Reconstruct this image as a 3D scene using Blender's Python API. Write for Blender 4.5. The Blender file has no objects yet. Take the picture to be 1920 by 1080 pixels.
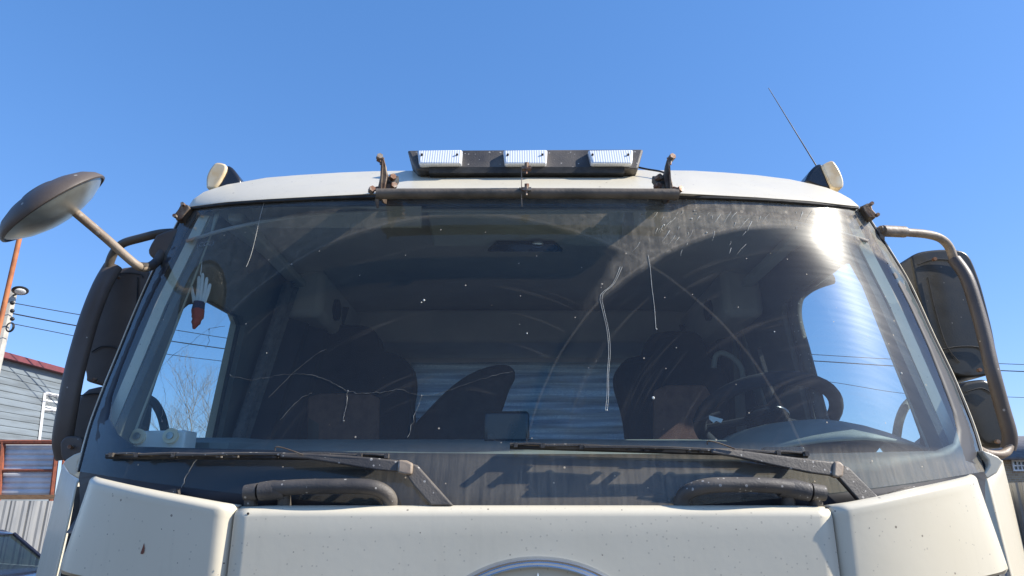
import bpy, bmesh, math, random
from mathutils import Vector, Matrix, noise as mnoise
random.seed(7)
C = bpy.context.scene
COL = C.collection
R = math.radians
# ------------------------------------------------------------------ camera
F = 1300.0; PITCH = R(17.5); CZ = 1.8
cd = bpy.data.cameras.new('camera'); cam = bpy.data.objects.new('camera', cd); COL.objects.link(cam)
cd.lens = F/1920*36; cd.sensor_width = 36; cd.clip_start = 0.05; cd.clip_end = 3000
cam.location = (0, 0, CZ); cam.rotation_euler = (R(90)+PITCH, 0, 0)
C.camera = cam
# ------------------------------------------------------------------ light
SUN_EL = R(37); SUN_AZ = R(97.5)          # azimuth clockwise from +Y: to the right, a little in front of the cab
w = bpy.data.worlds.new('World'); C.world = w; w.use_nodes = True
nt = w.node_tree; bg = nt.nodes['Background']
sky = nt.nodes.new('ShaderNodeTexSky'); sky.sky_type = 'NISHITA'; sky.sun_disc = False
sky.sun_elevation = SUN_EL; sky.sun_rotation = SUN_AZ; sky.altitude = 200
sky.air_density = 1.0; sky.dust_density = 0.3; sky.ozone_density = 3.0
hs_ = nt.nodes.new('ShaderNodeHueSaturation'); hs_.inputs['Saturation'].default_value = 1.27; nt.links.new(sky.outputs[0], hs_.inputs['Color'])
gm_ = nt.nodes.new('ShaderNodeGamma'); gm_.inputs[1].default_value = 0.60; nt.links.new(hs_.outputs[0], gm_.inputs[0])   # softer step from zenith to horizon
vm_ = nt.nodes.new('ShaderNodeVectorMath'); vm_.operation = 'MULTIPLY'; vm_.inputs[1].default_value = (0.96, 1.13, 1.57); nt.links.new(gm_.outputs[0], vm_.inputs[0])
nt.links.new(vm_.outputs[0], bg.inputs[0]); bg.inputs[1].default_value = 0.15
hs_.inputs['Value'].default_value = 1.22
sl = bpy.data.lights.new('sun', 'SUN'); so = bpy.data.objects.new('sun', sl); COL.objects.link(so)
sl.energy = 5.0; sl.angle = R(0.5); sl.color = (1.0, 0.94, 0.84)
sdir = Vector((math.sin(SUN_AZ)*math.cos(SUN_EL), math.cos(SUN_AZ)*math.cos(SUN_EL), math.sin(SUN_EL)))
so.rotation_euler = (-sdir).to_track_quat('-Z', 'Y').to_euler()
vs = C.view_settings; vs.view_transform = 'Standard'; vs.look = 'None'; vs.gamma = 1; vs.exposure = 0.6
vs.use_curve_mapping = False
try:
    C.cycles.transparent_max_bounces = 16; C.cycles.max_bounces = 8
except Exception: pass
# ------------------------------------------------------------------ pixel -> place
SP, CP = math.sin(PITCH), math.cos(PITCH)
def ray(px, py):
    u = (px-960)/F; v = (540-py)/F
    return Vector((u, CP - v*SP, SP + v*CP))
def at(px, py, Y):
    d = ray(px, py); return Vector((0, 0, CZ)) + d*(Y/d.y)
def on(px, py, fn, off=0.0):
    Y = 1.8
    for _ in range(40):
        p = at(px, py, Y); Y = Y*0.4 + (fn(p.x, p.z)+off)*0.6
    return at(px, py, Y)
XC = 0.045
def side_x(z): return 1.180 - 0.22*(z-1.87)
def ws(x, z):                                             # windscreen: raked, bowed in plan
    a = min(1.1, max(-0.4, (z-1.87)/0.78)); hw = max(0.9, side_x(z))
    return 1.615 + 0.25*(z-1.87) + (0.25-0.10*a)*min(1.15, abs(x-XC)/hw)**3.7
# ------------------------------------------------------------------ materials
def new_mat(name):
    m = bpy.data.materials.new(name); m.use_nodes = True
    return m, m.node_tree.nodes, m.node_tree.links, m.node_tree.nodes['Principled BSDF']
def math_node(N, L, op, a, b=None, c=None, clamp=False):
    n = N.new('ShaderNodeMath'); n.operation = op; n.use_clamp = clamp
    for i, v in enumerate((a, b, c)):
        if v is None: continue
        if hasattr(v, 'is_linked'): L.new(v, n.inputs[i])
        else: n.inputs[i].default_value = v
    return n.outputs[0]
def ramp(N, L, fac, p0, p1, c0=(0,0,0,1), c1=(1,1,1,1)):
    r = N.new('ShaderNodeValToRGB'); r.color_ramp.elements[0].position = p0; r.color_ramp.elements[1].position = p1
    r.color_ramp.elements[0].color = c0; r.color_ramp.elements[1].color = c1
    L.new(fac, r.inputs[0]); return r.outputs[0]
def coords(N, L, scale=(1,1,1)):
    tc = N.new('ShaderNodeTexCoord'); mp = N.new('ShaderNodeMapping'); mp.inputs['Scale'].default_value = scale
    L.new(tc.outputs['Object'], mp.inputs[0]); return mp.outputs[0]
def noise(N, L, vec, scale, detail=4, rough=0.55):
    n = N.new('ShaderNodeTexNoise'); n.inputs['Scale'].default_value = scale
    n.inputs['Detail'].default_value = detail; n.inputs['Roughness'].default_value = rough
    L.new(vec, n.inputs['Vector']); return n.outputs['Fac']
def dots(N, L, vec, scale, size, keep):                  # sparse round specks, 1 inside
    v = N.new('ShaderNodeTexVoronoi'); v.inputs['Scale'].default_value = scale; L.new(vec, v.inputs['Vector'])
    sep = N.new('ShaderNodeSeparateColor'); L.new(v.outputs['Color'], sep.inputs[0])
    k = math_node(N, L, 'GREATER_THAN', sep.outputs[0], 1-keep)
    sz = math_node(N, L, 'MULTIPLY', sep.outputs[1], size)
    d = math_node(N, L, 'LESS_THAN', v.outputs['Distance'], sz)
    return math_node(N, L, 'MULTIPLY', k, d)
def mixc(N, L, fac, a, b):
    m = N.new('ShaderNodeMix'); m.data_type = 'RGBA'
    if hasattr(fac, 'is_linked'): L.new(fac, m.inputs[0])
    else: m.inputs[0].default_value = fac
    for i, v in ((6, a), (7, b)):
        if hasattr(v, 'is_linked'): L.new(v, m.inputs[i])
        else: m.inputs[i].default_value = (*v, 1)
    return m.outputs[2]
def plain(name, col, rough=0.5, metal=0.0, col2=None, nscale=6.0, bump=0.0, bscale=80.0, specks=None, speck_col=(0.5,0.47,0.42), sscale=60, keep=.25, ssize=.35, stretch=(1,1,1), coat=0.0, amt=(0.4,0.65)):
    m, N, L, P = new_mat(name)
    vec = coords(N, L, stretch)
    c = mixc(N, L, ramp(N, L, noise(N, L, vec, nscale), amt[0], amt[1]), col, col2 or tuple(v*0.8 for v in col))
    if specks:
        c = mixc(N, L, math_node(N, L, 'MULTIPLY', dots(N, L, coords(N, L), sscale, ssize, keep), specks), c, speck_col)
    L.new(c, P.inputs['Base Color'])
    P.inputs['Roughness'].default_value = rough; P.inputs['Metallic'].default_value = metal
    P.inputs['Coat Weight'].default_value = coat; P.inputs['Coat Roughness'].default_value = 0.08
    rr = noise(N, L, vec, nscale*3); L.new(math_node(N, L, 'MULTIPLY_ADD', rr, 0.25, rough-0.12, True), P.inputs['Roughness'])
    if bump:
        b = N.new('ShaderNodeBump'); b.inputs['Strength'].default_value = bump; b.inputs['Distance'].default_value = 0.004
        L.new(noise(N, L, coords(N, L), bscale), b.inputs['Height']); L.new(b.outputs[0], P.inputs['Normal'])
    return m
M = {}
def build_paint():
    m, N, L, P = new_mat('cream_paint')
    v = coords(N, L)
    base = mixc(N, L, ramp(N, L, noise(N, L, v, 3.0, 6), .35, .75), (0.70,0.635,0.495), (0.66,0.595,0.455))
    grime = ramp(N, L, noise(N, L, coords(N, L, (14,14,1.6)), 2.2, 5, .6), .56, .80)
    base = mixc(N, L, math_node(N, L, 'MULTIPLY', grime, .20), base, (0.45,0.40,0.31))
    base = mixc(N, L, math_node(N, L, 'MULTIPLY', dots(N, L, v, 42, .13, .40), .8), base, (0.15,0.12,0.09))
    base = mixc(N, L, math_node(N, L, 'MULTIPLY', dots(N, L, v, 95, .22, .40), .55), base, (0.40,0.36,0.28))
    L.new(base, P.inputs['Base Color'])
    L.new(math_node(N, L, 'MULTIPLY_ADD', noise(N, L, v, 9, 5), .22, .24), P.inputs['Roughness'])
    P.inputs['Coat Weight'].default_value = .12; P.inputs['Coat Roughness'].default_value = .2; P.inputs['Specular IOR Level'].default_value = .35
    b = N.new('ShaderNodeBump'); b.inputs['Strength'].default_value = .12; b.inputs['Distance'].default_value = .002
    L.new(noise(N, L, v, 40), b.inputs['Height']); L.new(b.outputs[0], P.inputs['Normal'])
    return m
M['paint'] = build_paint()
M['plastic'] = plain('dusty_black_plastic', (.050,.045,.042), .58, col2=(.125,.108,.09), nscale=6, bump=.3, bscale=220, specks=.7, sscale=90, keep=.5, ssize=.30)
M['mirror_shell'] = plain('weathered_mirror_shell', (.080,.062,.052), .5, col2=(.115,.092,.076), nscale=4, bump=.12, bscale=260, specks=.6, sscale=45, keep=.2, ssize=.2)
M['blackgloss'] = plain('black_gloss', (.02,.02,.022), .25, coat=.3)
M['rubber'] = plain('rubber', (.02,.02,.02), .7, col2=(.05,.047,.042), nscale=20)
M['mirror_dark'] = plain('shaded_mirror_shell', (.022,.022,.019), .34, col2=(.045,.040,.030), nscale=5, bump=.08, bscale=200, specks=.4, sscale=60, keep=.15, ssize=.2)  # right shell: backlit shade put into a darker copy of mirror_shell
M['frit'] = plain('black_glass_border', (.012,.013,.02), .6, col2=(.02,.021,.028), nscale=5)
M['pipe'] = plain('dusty_steel_pipe', (.10,.085,.065), .6, metal=.3, col2=(.20,.16,.12), nscale=12, bump=.3)
M['rustpipe'] = plain('tan_painted_tube', (.33,.26,.19), .55, col2=(.17,.12,.085), nscale=9, bump=.3, specks=.4)
M['darktube'] = plain('dark_tube', (.045,.038,.034), .5, col2=(.12,.095,.07), nscale=6, bump=.3)
M['bracket'] = plain('rusty_bracket_steel', (.20,.16,.12), .55, metal=.5, col2=(.09,.05,.032), nscale=30, bump=.4)
M['bolt'] = plain('rusty_bolt', (.20,.10,.06), .6, metal=.5, col2=(.35,.30,.24), nscale=60)
M['zinc'] = plain('zinc_steel', (.55,.53,.48), .35, metal=.9, col2=(.35,.28,.2), nscale=40)
M['chrome'] = plain('chrome', (.80,.82,.85), .12, metal=1.0, nscale=3)
M['trim'] = plain('grey_cab_trim', (.42,.42,.38), .7, col2=(.34,.34,.31), nscale=5, bump=.3, bscale=300)
M['pillartrim'] = plain('pale_pillar_trim', (.44,.43,.35), .65, col2=(.36,.36,.29), nscale=5, bump=.25, bscale=300)
M['doortrim'] = plain('dark_door_trim', (.15,.145,.125), .8, col2=(.11,.11,.10), nscale=5, bump=.3, bscale=260)
M['liner'] = plain('grey_headliner', (.46,.43,.40), .9, col2=(.38,.36,.34), nscale=3, bump=.4, bscale=260)
M['rearwall'] = plain('beige_rear_wall', (.76,.68,.64), .9, col2=(.66,.58,.55), nscale=2.2, bump=.4, bscale=120)
M['dash'] = plain('grey_dashboard', (.30,.31,.28), .6, col2=(.23,.24,.22), nscale=4, bump=.35, bscale=400)
M['seat'] = plain('dark_seat_fabric', (.022,.023,.03), .95, col2=(.014,.015,.02), nscale=14, bump=.5, bscale=300)
M['seatmid'] = plain('terracotta_seat_fabric', (.27,.15,.11), .95, col2=(.20,.11,.085), nscale=24, bump=.5, bscale=350)
M['mound'] = plain('dark_mound_surface', (.04,.042,.055), .95, col2=(.075,.075,.085), nscale=8, bump=.6, bscale=60)
M['rust'] = plain('rust_red_steel', (.30,.085,.04), .7, col2=(.18,.06,.035), nscale=15, bump=.3)
M['orange'] = plain('orange_primer_steel', (.48,.17,.06), .7, col2=(.33,.11,.045), nscale=4)
M['concrete'] = plain('pale_concrete', (.52,.49,.43), .9, col2=(.38,.36,.32), nscale=5, bump=.5)
M['white'] = plain('white_plastic', (.78,.78,.75), .5, col2=(.70,.69,.64), nscale=9)
M['whitepvc'] = plain('white_window_frame', (.8,.8,.8), .4)
M['yellowed'] = plain('yellowed_clear_plastic', (.82,.72,.52), .3, col2=(.72,.52,.28), nscale=16)
M['siding'] = plain('galvanised_siding', (.21,.245,.27), .5, col2=(.15,.17,.18), nscale=1.2, stretch=(.6,.6,5))
M['infill'] = plain('sunlit_ribbed_sheet', (.66,.67,.68), .45, col2=(.50,.51,.53), nscale=2)  # siding with sunlight put into its colour, as this face catches little sun
M['profsheet'] = plain('grey_profiled_sheet', (.30,.30,.295), .5, metal=.2, col2=(.23,.235,.24), nscale=2, stretch=(3,3,.7))
M['redtrim'] = plain('maroon_roof_edge', (.20,.055,.06), .5)
M['darkroof'] = plain('grey_slate_roof', (.20,.19,.19), .8, col2=(.14,.13,.13), nscale=5)
M['carpaint'] = plain('black_car_paint', (.015,.014,.02), .16, coat=.8, col2=(.02,.018,.024))
M['tyre'] = plain('tyre', (.02,.02,.02), .85, bump=.3)
M['wood'] = plain('raw_timber', (.45,.25,.12), .8, col2=(.30,.16,.08), nscale=9, stretch=(1,1,8))
M['bark'] = plain('pale_bare_bark', (.34,.29,.24), .9, col2=(.24,.20,.17), nscale=9)
M['wire'] = plain('cable_black', (.015,.015,.018), .6)
M['red'] = plain('red_fabric', (.45,.07,.045), .8, col2=(.36,.05,.04), nscale=30)
M['navy'] = plain('navy_fabric', (.03,.04,.10), .8)
M['curtain'] = plain('grey_dotted_curtain', (.17,.16,.155), .95, col2=(.11,.105,.105), nscale=30, bump=.6, bscale=180, specks=.5, sscale=130, keep=.8, ssize=.35, speck_col=(.06,.06,.07))
M['darkcurtain'] = plain('dark_curtain_fabric', (.022,.024,.035), .95, col2=(.03,.032,.045), nscale=10)
M['crack'] = plain('crack_line', (.20,.21,.205), .35, col2=(.10,.10,.105), nscale=50)
M['mud'] = plain('dried_splash', (.70,.69,.62), .9, col2=(.5,.49,.44), nscale=60)
M['chip'] = plain('dark_chip', (.03,.022,.018), .7)
def brick():
    m, N, L, P = new_mat('tan_brick')
    b = N.new('ShaderNodeTexBrick'); b.inputs['Scale'].default_value = 3.2
    b.inputs['Color1'].default_value = (.42,.31,.19,1); b.inputs['Color2'].default_value = (.30,.21,.13,1); b.inputs['Mortar'].default_value = (.40,.38,.33,1)
    tc = N.new('ShaderNodeTexCoord'); mp = N.new('ShaderNodeMapping'); mp.inputs['Rotation'].default_value = (R(90),0,0)
    L.new(tc.outputs['Object'], mp.inputs[0]); L.new(mp.outputs[0], b.inputs[0]); L.new(b.outputs[0], P.inputs['Base Color']); P.inputs['Roughness'].default_value = .9
    return m
M['brick'] = brick()
def schlick(N, L, f0=.09, gain=1.0):                       # both faces of a pane, whichever side is looked at
    g = N.new('ShaderNodeNewGeometry'); dp = N.new('ShaderNodeVectorMath'); dp.operation = 'DOT_PRODUCT'
    L.new(g.outputs['Normal'], dp.inputs[0]); L.new(g.outputs['Incoming'], dp.inputs[1])
    c = math_node(N, L, 'ABSOLUTE', dp.outputs['Value']); k = math_node(N, L, 'POWER', math_node(N, L, 'SUBTRACT', 1, c), 5)
    return math_node(N, L, 'MULTIPLY_ADD', k, (1-f0)*gain, f0, True)
def thin_glass(name, tint, dust=0.0, dustcol=(.5,.48,.42)):
    m, N, L, P = new_mat(name); N.remove(P); out = N['Material Output']
    tr = N.new('ShaderNodeBsdfTransparent'); tr.inputs[0].default_value = (*tint, 1)
    gl = N.new('ShaderNodeBsdfGlossy'); gl.inputs['Roughness'].default_value = .02
    mx = N.new('ShaderNodeMixShader'); L.new(schlick(N, L), mx.inputs[0])
    L.new(tr.outputs[0], mx.inputs[1]); L.new(gl.outputs[0], mx.inputs[2])
    df = N.new('ShaderNodeBsdfDiffuse'); df.inputs[0].default_value = (*dustcol, 1)
    m2 = N.new('ShaderNodeMixShader')
    L.new(math_node(N, L, 'MULTIPLY', noise(N, L, coords(N, L), 6, 6), dust*2), m2.inputs[0])
    L.new(mx.outputs[0], m2.inputs[1]); L.new(df.outputs[0], m2.inputs[2]); L.new(m2.outputs[0], out.inputs[0])
    return m
M['doorglass'] = thin_glass('door_glass', (.80,.90,.93), .03)
M['pane'] = thin_glass('house_window_glass', (.45,.5,.52), .05)
M['carglass'] = thin_glass('car_glass', (.25,.33,.33), .02)
P1 = on(850, 985, ws); P2 = on(1650, 985, ws)            # wiper pivots
RAD1 = (Vector((on(702,425,ws).x-P1.x, on(702,425,ws).z-P1.z))).length
RAD2 = (Vector((on(1290,452,ws).x-P2.x, on(1290,452,ws).z-P2.z))).length
def windscreen_mat():
    m, N, L, P = new_mat('dusty_windscreen_glass'); N.remove(P); out = N['Material Output']
    g = N.new('ShaderNodeTexCoord'); sp = N.new('ShaderNodeSeparateXYZ'); L.new(g.outputs['Object'], sp.inputs[0])
    X, Z = sp.outputs[0], sp.outputs[2]
    def A(op, a, b=None, c=None, cl=False): return math_node(N, L, op, a, b, c, cl)
    wob = A('MULTIPLY_ADD', noise(N, L, g.outputs['Object'], 9, 5), .05, -.025)
    def dist(p):
        dx = A('SUBTRACT', X, p.x); dz = A('SUBTRACT', Z, p.z)
        return A('SQRT', A('ADD', A('MULTIPLY', dx, dx), A('MULTIPLY', dz, dz))), dx, dz
    d1, dx1, dz1 = dist(P1); d2, dx2, dz2 = dist(P2)
    fn_ = noise(N, L, g.outputs['Object'], 55, 4, .7)                 # ragged, feathered borders
    soft = lambda v, k: A('MULTIPLY_ADD', v, k, A('SUBTRACT', fn_, .5), True)
    in1 = soft(A('SUBTRACT', RAD1, A('ADD', d1, A('MULTIPLY', wob, .4))), 60); ang = soft(A('SUBTRACT', A('MULTIPLY_ADD', dz1, .60, .01), A('ADD', dx1, A('MULTIPLY', wob, 1.6))), 40)
    in1 = A('MULTIPLY', in1, ang); in2 = soft(A('SUBTRACT', RAD2, A('ADD', d2, A('MULTIPLY', wob, .4))), 60)
    clean = A('MAXIMUM', in1, in2)
    n1 = noise(N, L, g.outputs['Object'], 3.5, 8, .7)
    drip = noise(N, L, coords(N, L, (26, 5, 2.0)), 3, 6, .7)      # runs down the glass
    # radial wiper streaks
    cx = N.new('ShaderNodeCombineXYZ'); L.new(A('MULTIPLY', d1, 60), cx.inputs[0]); L.new(A('MULTIPLY', A('ARCTAN2', dx1, dz1), 1.4), cx.inputs[1])
    cy = N.new('ShaderNodeCombineXYZ'); L.new(A('MULTIPLY', d2, 60), cy.inputs[0]); L.new(A('MULTIPLY', A('ARCTAN2', dx2, dz2), 1.4), cy.inputs[1])
    st1 = ramp(N, L, noise(N, L, cx.outputs[0], 1.0, 3, .6), .60, .78); st2 = ramp(N, L, noise(N, L, cy.outputs[0], 1.0, 3, .6), .56, .76)
    arcs = A('MAXIMUM', A('MULTIPLY', in1, st1), A('MULTIPLY', in2, st2))
    edge = A('MAXIMUM', A('LESS_THAN', A('ABSOLUTE', A('SUBTRACT', A('ADD', d1, A('MULTIPLY', wob, .15)), RAD1)), .0035), A('LESS_THAN', A('ABSOLUTE', A('SUBTRACT', A('ADD', d2, A('MULTIPLY', wob, .15)), RAD2)), .003))
    rightside = ramp(N, L, X, .10, .50)
    mid = A('LESS_THAN', A('ABSOLUTE', A('SUBTRACT', X, (P1.x+P2.x)/2)), (P2.x-P1.x)/2)
    hi = A('MULTIPLY_ADD', Z, 4.5, -9.8, True)
    dirty = A('MULTIPLY', A('SUBTRACT', 1, clean), A('SUBTRACT', 1, A('MULTIPLY', mid, A('SUBTRACT', 1, hi))))
    dirty = A('MULTIPLY', dirty, A('MULTIPLY_ADD', ramp(N, L, fn_, .35, .65), .55, .55))
    rgt = A('MULTIPLY', rightside, A('MULTIPLY_ADD', drip, .70, -.12))
    f = A('MULTIPLY', dirty, A('ADD', A('MULTIPLY', A('MULTIPLY_ADD', n1, .22, .02), A('MULTIPLY_ADD', A('MULTIPLY_ADD', Z, 2.5, -5.4, True), .8, .2)), A('ADD', rgt, A('MULTIPLY', ramp(N, L, drip, .5, .8), .08))))
    f = A('ADD', f, A('MULTIPLY', clean, A('MULTIPLY_ADD', n1, .034, .006)))
    f = A('ADD', f, A('MULTIPLY', arcs, .05)); f = A('ADD', f, A('MULTIPLY', edge, A('MULTIPLY', n1, .10)))
    f = A('MAXIMUM', f, A('MULTIPLY', dots(N, L, g.outputs['Object'], 42, .10, .30), .75))
    f = A('MAXIMUM', f, A('MULTIPLY', A('MULTIPLY', dots(N, L, g.outputs['Object'], 30, .26, .5), A('MULTIPLY', dirty, rightside)), .7))
    low = A('MULTIPLY_ADD', Z, -25, 48.6, True)
    f = A('ADD', f, A('MULTIPLY', A('MULTIPLY', low, ramp(N, L, A('ADD', X, .6), .0, .7)), A('MULTIPLY_ADD', drip, .62, -.10)), None, True)
    df = N.new('ShaderNodeBsdfDiffuse'); df.inputs[0].default_value = (.54,.47,.37,1)
    tr = N.new('ShaderNodeBsdfTransparent'); tr.inputs[0].default_value = (.76,.87,.89,1)
    gl = N.new('ShaderNodeBsdfGlossy'); gl.inputs['Roughness'].default_value = .015
    mx = N.new('ShaderNodeMixShader'); L.new(schlick(N, L, .042), mx.inputs[0]); L.new(tr.outputs[0], mx.inputs[1]); L.new(gl.outputs[0], mx.inputs[2])
    # scoured haze: a broad weak lobe in arcs round the pivots
    hz = N.new('ShaderNodeBsdfGlossy'); hz.inputs['Roughness'].default_value = .24; hz.inputs['Anisotropy'].default_value = .30; hz.inputs['Rotation'].default_value = 0.0
    tg_ = N.new('ShaderNodeTangent'); tg_.direction_type = 'RADIAL'; tg_.axis = 'Z'; L.new(tg_.outputs[0], hz.inputs['Tangent']); hz.inputs[0].default_value = (1,1,.98,1)
    scr = A('ADD', ramp(N, L, noise(N, L, cy.outputs[0], .9, 6, .75), .30, .75), A('MULTIPLY', n1, .5))
    m1 = N.new('ShaderNodeMixShader'); L.new(A('MULTIPLY', ramp(N, L, X, .45, .95), A('MULTIPLY_ADD', scr, .020, .008)), m1.inputs[0]); L.new(mx.outputs[0], m1.inputs[1]); L.new(hz.outputs[0], m1.inputs[2])
    m2 = N.new('ShaderNodeMixShader'); L.new(f, m2.inputs[0]); L.new(m1.outputs[0], m2.inputs[1]); L.new(df.outputs[0], m2.inputs[2])
    L.new(m2.outputs[0], out.inputs[0])
    return m
M['wsglass'] = windscreen_mat()
def lens_mat():
    m, N, L, P = new_mat('ribbed_clear_lens')
    wv = N.new('ShaderNodeTexWave'); wv.wave_type = 'BANDS'; wv.bands_direction = 'X'; wv.inputs['Scale'].default_value = 42
    L.new(coords(N, L), wv.inputs[0])
    L.new(mixc(N, L, wv.outputs['Fac'], (.74,.77,.80), (.84,.85,.83)), P.inputs['Base Color'])
    P.inputs['Roughness'].default_value = .22; P.inputs['Coat Weight'].default_value = .6
    b = N.new('ShaderNodeBump'); b.inputs['Strength'].default_value = .25; b.inputs['Distance'].default_value = .003
    L.new(wv.outputs['Fac'], b.inputs['Height']); L.new(b.outputs[0], P.inputs['Normal'])
    return m
M['lens'] = lens_mat()
def foil():
    m, N, L, P = new_mat('silver_foil_blanket')
    v = coords(N, L, (.7, 1, 20)); n = noise(N, L, v, 2.4, 6, .62); g2 = noise(N, L, coords(N, L), 260, 2)
    c = mixc(N, L, ramp(N, L, n, .35, .62), (.24,.27,.32), (.98,.96,.93)); c = mixc(N, L, ramp(N, L, g2, .42, .6), c, (.55,.60,.66))
    L.new(c, P.inputs['Base Color']); P.inputs['Roughness'].default_value = .4
    b = N.new('ShaderNodeBump'); b.inputs['Strength'].default_value = .5; b.inputs['Distance'].default_value = .02; L.new(n, b.inputs['Height']); L.new(b.outputs[0], P.inputs['Normal'])
    tl = N.new('ShaderNodeBsdfTranslucent'); L.new(c, tl.inputs[0]); mx = N.new('ShaderNodeMixShader'); mx.inputs[0].default_value = .85  # mostly translucent, so skylight from the added rear opening makes it glow
    L.new(P.outputs[0], mx.inputs[1]); L.new(tl.outputs[0], mx.inputs[2]); L.new(mx.outputs[0], N['Material Output'].inputs[0])
    return m
M['foil'] = foil()
def ground_mat():
    m, N, L, P = new_mat('packed_gravel_ground'); v = coords(N, L)
    c = mixc(N, L, ramp(N, L, noise(N, L, v, .4, 8), .35, .7), (.13,.11,.085), (.085,.075,.06)); c = mixc(N, L, dots(N, L, v, 14, .4, .4), c, (.2,.19,.17))
    L.new(c, P.inputs['Base Color']); P.inputs['Roughness'].default_value = .95
    return m
M['ground'] = ground_mat()
# ------------------------------------------------------------------ builders
def tagp(o, label=None, cat=None, group=None, kind=None):
    for k, v in (('label', label), ('category', cat), ('group', group), ('kind', kind)):
        if v: o[k] = v
    return o
def empty(name, loc, label, cat, group=None):
    o = bpy.data.objects.new(name, None); COL.objects.link(o); o.location = loc; o.empty_display_size = .1
    bpy.context.view_layer.update()
    return tagp(o, label, cat, group)
def link(name, me, mat, parent=None, smooth=True, bevel=0, seg=3, solid=0, subsurf=0, label=None):
    o = bpy.data.objects.new(name, me); COL.objects.link(o)
    if mat: me.materials.append(M[mat])
    if smooth:
        for p in me.polygons: p.use_smooth = True
        try: me.set_sharp_from_angle(angle=R(40))
        except Exception: pass
    if parent:
        o.parent = parent
        mw = Matrix.Translation(parent.location) if parent.parent is None else Matrix.Translation(parent.parent.location)
        if parent.parent is None: o.matrix_parent_inverse = mw.inverted()
        # parts sit at identity in world space; deeper children inherit it
    if solid:
        s = o.modifiers.new('solid', 'SOLIDIFY'); s.thickness = solid; s.offset = -1
    if bevel:
        b = o.modifiers.new('bevel', 'BEVEL'); b.width = bevel; b.segments = seg; b.limit_method = 'ANGLE'; b.angle_limit = R(38); b.harden_normals = False
    if subsurf:
        s = o.modifiers.new('sub', 'SUBSURF'); s.levels = subsurf; s.render_levels = subsurf
    if label: o['label'] = label
    return o
class MB:
    def __init__(s): s.v = []; s.f = []; s.cut = []
    def add(s, vs, fs):
        s.cut.append((len(s.v), len(s.f), len(vs), len(fs)))
        n = len(s.v); s.v += [tuple(v) for v in vs]; s.f += [tuple(i+n for i in f) for f in fs]; return s
    def box(s, c, d, rot=None):
        c = Vector(c); x, y, z = (k/2 for k in d); pts = [Vector((a*x, b*y, e*z)) for a in (-1,1) for b in (-1,1) for e in (-1,1)]
        if rot: pts = [rot @ p for p in pts]
        return s.add([c+p for p in pts], [(0,1,3,2),(4,6,7,5),(0,4,5,1),(2,3,7,6),(0,2,6,4),(1,5,7,3)])
    def tube(s, pts, r, n=10, cap=True, flat=1.0, up=None):
        pts = [Vector(p) for p in pts]; rs = r if isinstance(r, (list, tuple)) else [r]*len(pts)
        rings = []; prev = None
        for i, p in enumerate(pts):
            t = (pts[min(i+1, len(pts)-1)] - pts[max(i-1, 0)]).normalized()
            a = up or prev or (Vector((0,0,1)) if abs(t.z) < .9 else Vector((0,1,0)))
            a = Vector(a); u = (a - t*a.dot(t)).normalized(); b = t.cross(u); prev = u
            rings.append([p + (u*math.cos(2*math.pi*k/n)*rs[i]*flat + b*math.sin(2*math.pi*k/n)*rs[i]) for k in range(n)])
        vs = [v for rg in rings for v in rg]; fs = []
        for i in range(len(pts)-1):
            for k in range(n): a = i*n+k; b2 = i*n+(k+1) % n; fs.append((a, b2, b2+n, a+n))
        if cap: fs.append(tuple(range(n))[::-1]); fs.append(tuple(range((len(pts)-1)*n, len(pts)*n)))
        return s.add(vs, fs)
    def grid(s, rows):
        m = len(rows[0]); vs = [p for r in rows for p in r]
        fs = [(i*m+j, i*m+j+1, (i+1)*m+j+1, (i+1)*m+j) for i in range(len(rows)-1) for j in range(m-1)]
        return s.add(vs, fs)
    def ball(s, c, rx, ry, rz, n=16, m=10, rot=None):
        c = Vector(c); vs = []
        for i in range(m+1):
            th = math.pi*i/m
            for k in range(n):
                ph = 2*math.pi*k/n; p = Vector((rx*math.sin(th)*math.cos(ph), ry*math.sin(th)*math.sin(ph), rz*math.cos(th)))
                vs.append(c + (rot @ p if rot else p))
        return s.add(vs, [(i*n+k, (i+1)*n+k, (i+1)*n+(k+1)%n, i*n+(k+1)%n) for i in range(m) for k in range(n)])
    def disc(s, c, axis, r, h, n=20):
        a = Vector(axis).normalized(); return s.tube([Vector(c)-a*h/2, Vector(c)+a*h/2], r, n)
    def mesh(s, name, tidy=True):
        me = bpy.data.meshes.new(name); me.from_pydata(s.v, [], s.f)
        bm = bmesh.new(); bm.from_mesh(me); bmesh.ops.remove_doubles(bm, verts=bm.verts, dist=1e-6)
        bmesh.ops.dissolve_degenerate(bm, dist=1e-6, edges=bm.edges)
        if tidy: bmesh.ops.recalc_face_normals(bm, faces=bm.faces)
        bm.to_mesh(me); bm.free(); return me
    def build(s, name, mat, parent=None, **k): return link(name, s.mesh(name), mat, parent, **k)
def each(mb, name, mat, parent, **k):                     # every added piece becomes an object of its own
    for v0, f0, nv, nf in mb.cut:
        q = MB(); q.add(mb.v[v0:v0+nv], [tuple(i-v0 for i in f) for f in mb.f[f0:f0+nf]]); q.build(name, mat, parent, **k)
def spline(pts, n=8):                                    # Catmull-Rom through Vectors
    pts = [Vector(p) for p in pts]; out = []
    for i in range(len(pts)-1):
        p0 = pts[max(i-1,0)]; p1 = pts[i]; p2 = pts[i+1]; p3 = pts[min(i+2, len(pts)-1)]
        for k in range(n):
            t = k/n; out.append(.5*((2*p1)+(p2-p0)*t+(2*p0-5*p1+4*p2-p3)*t*t+(3*p1-p0-3*p2+p3)*t**3))
    out.append(pts[-1]); return out
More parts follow.
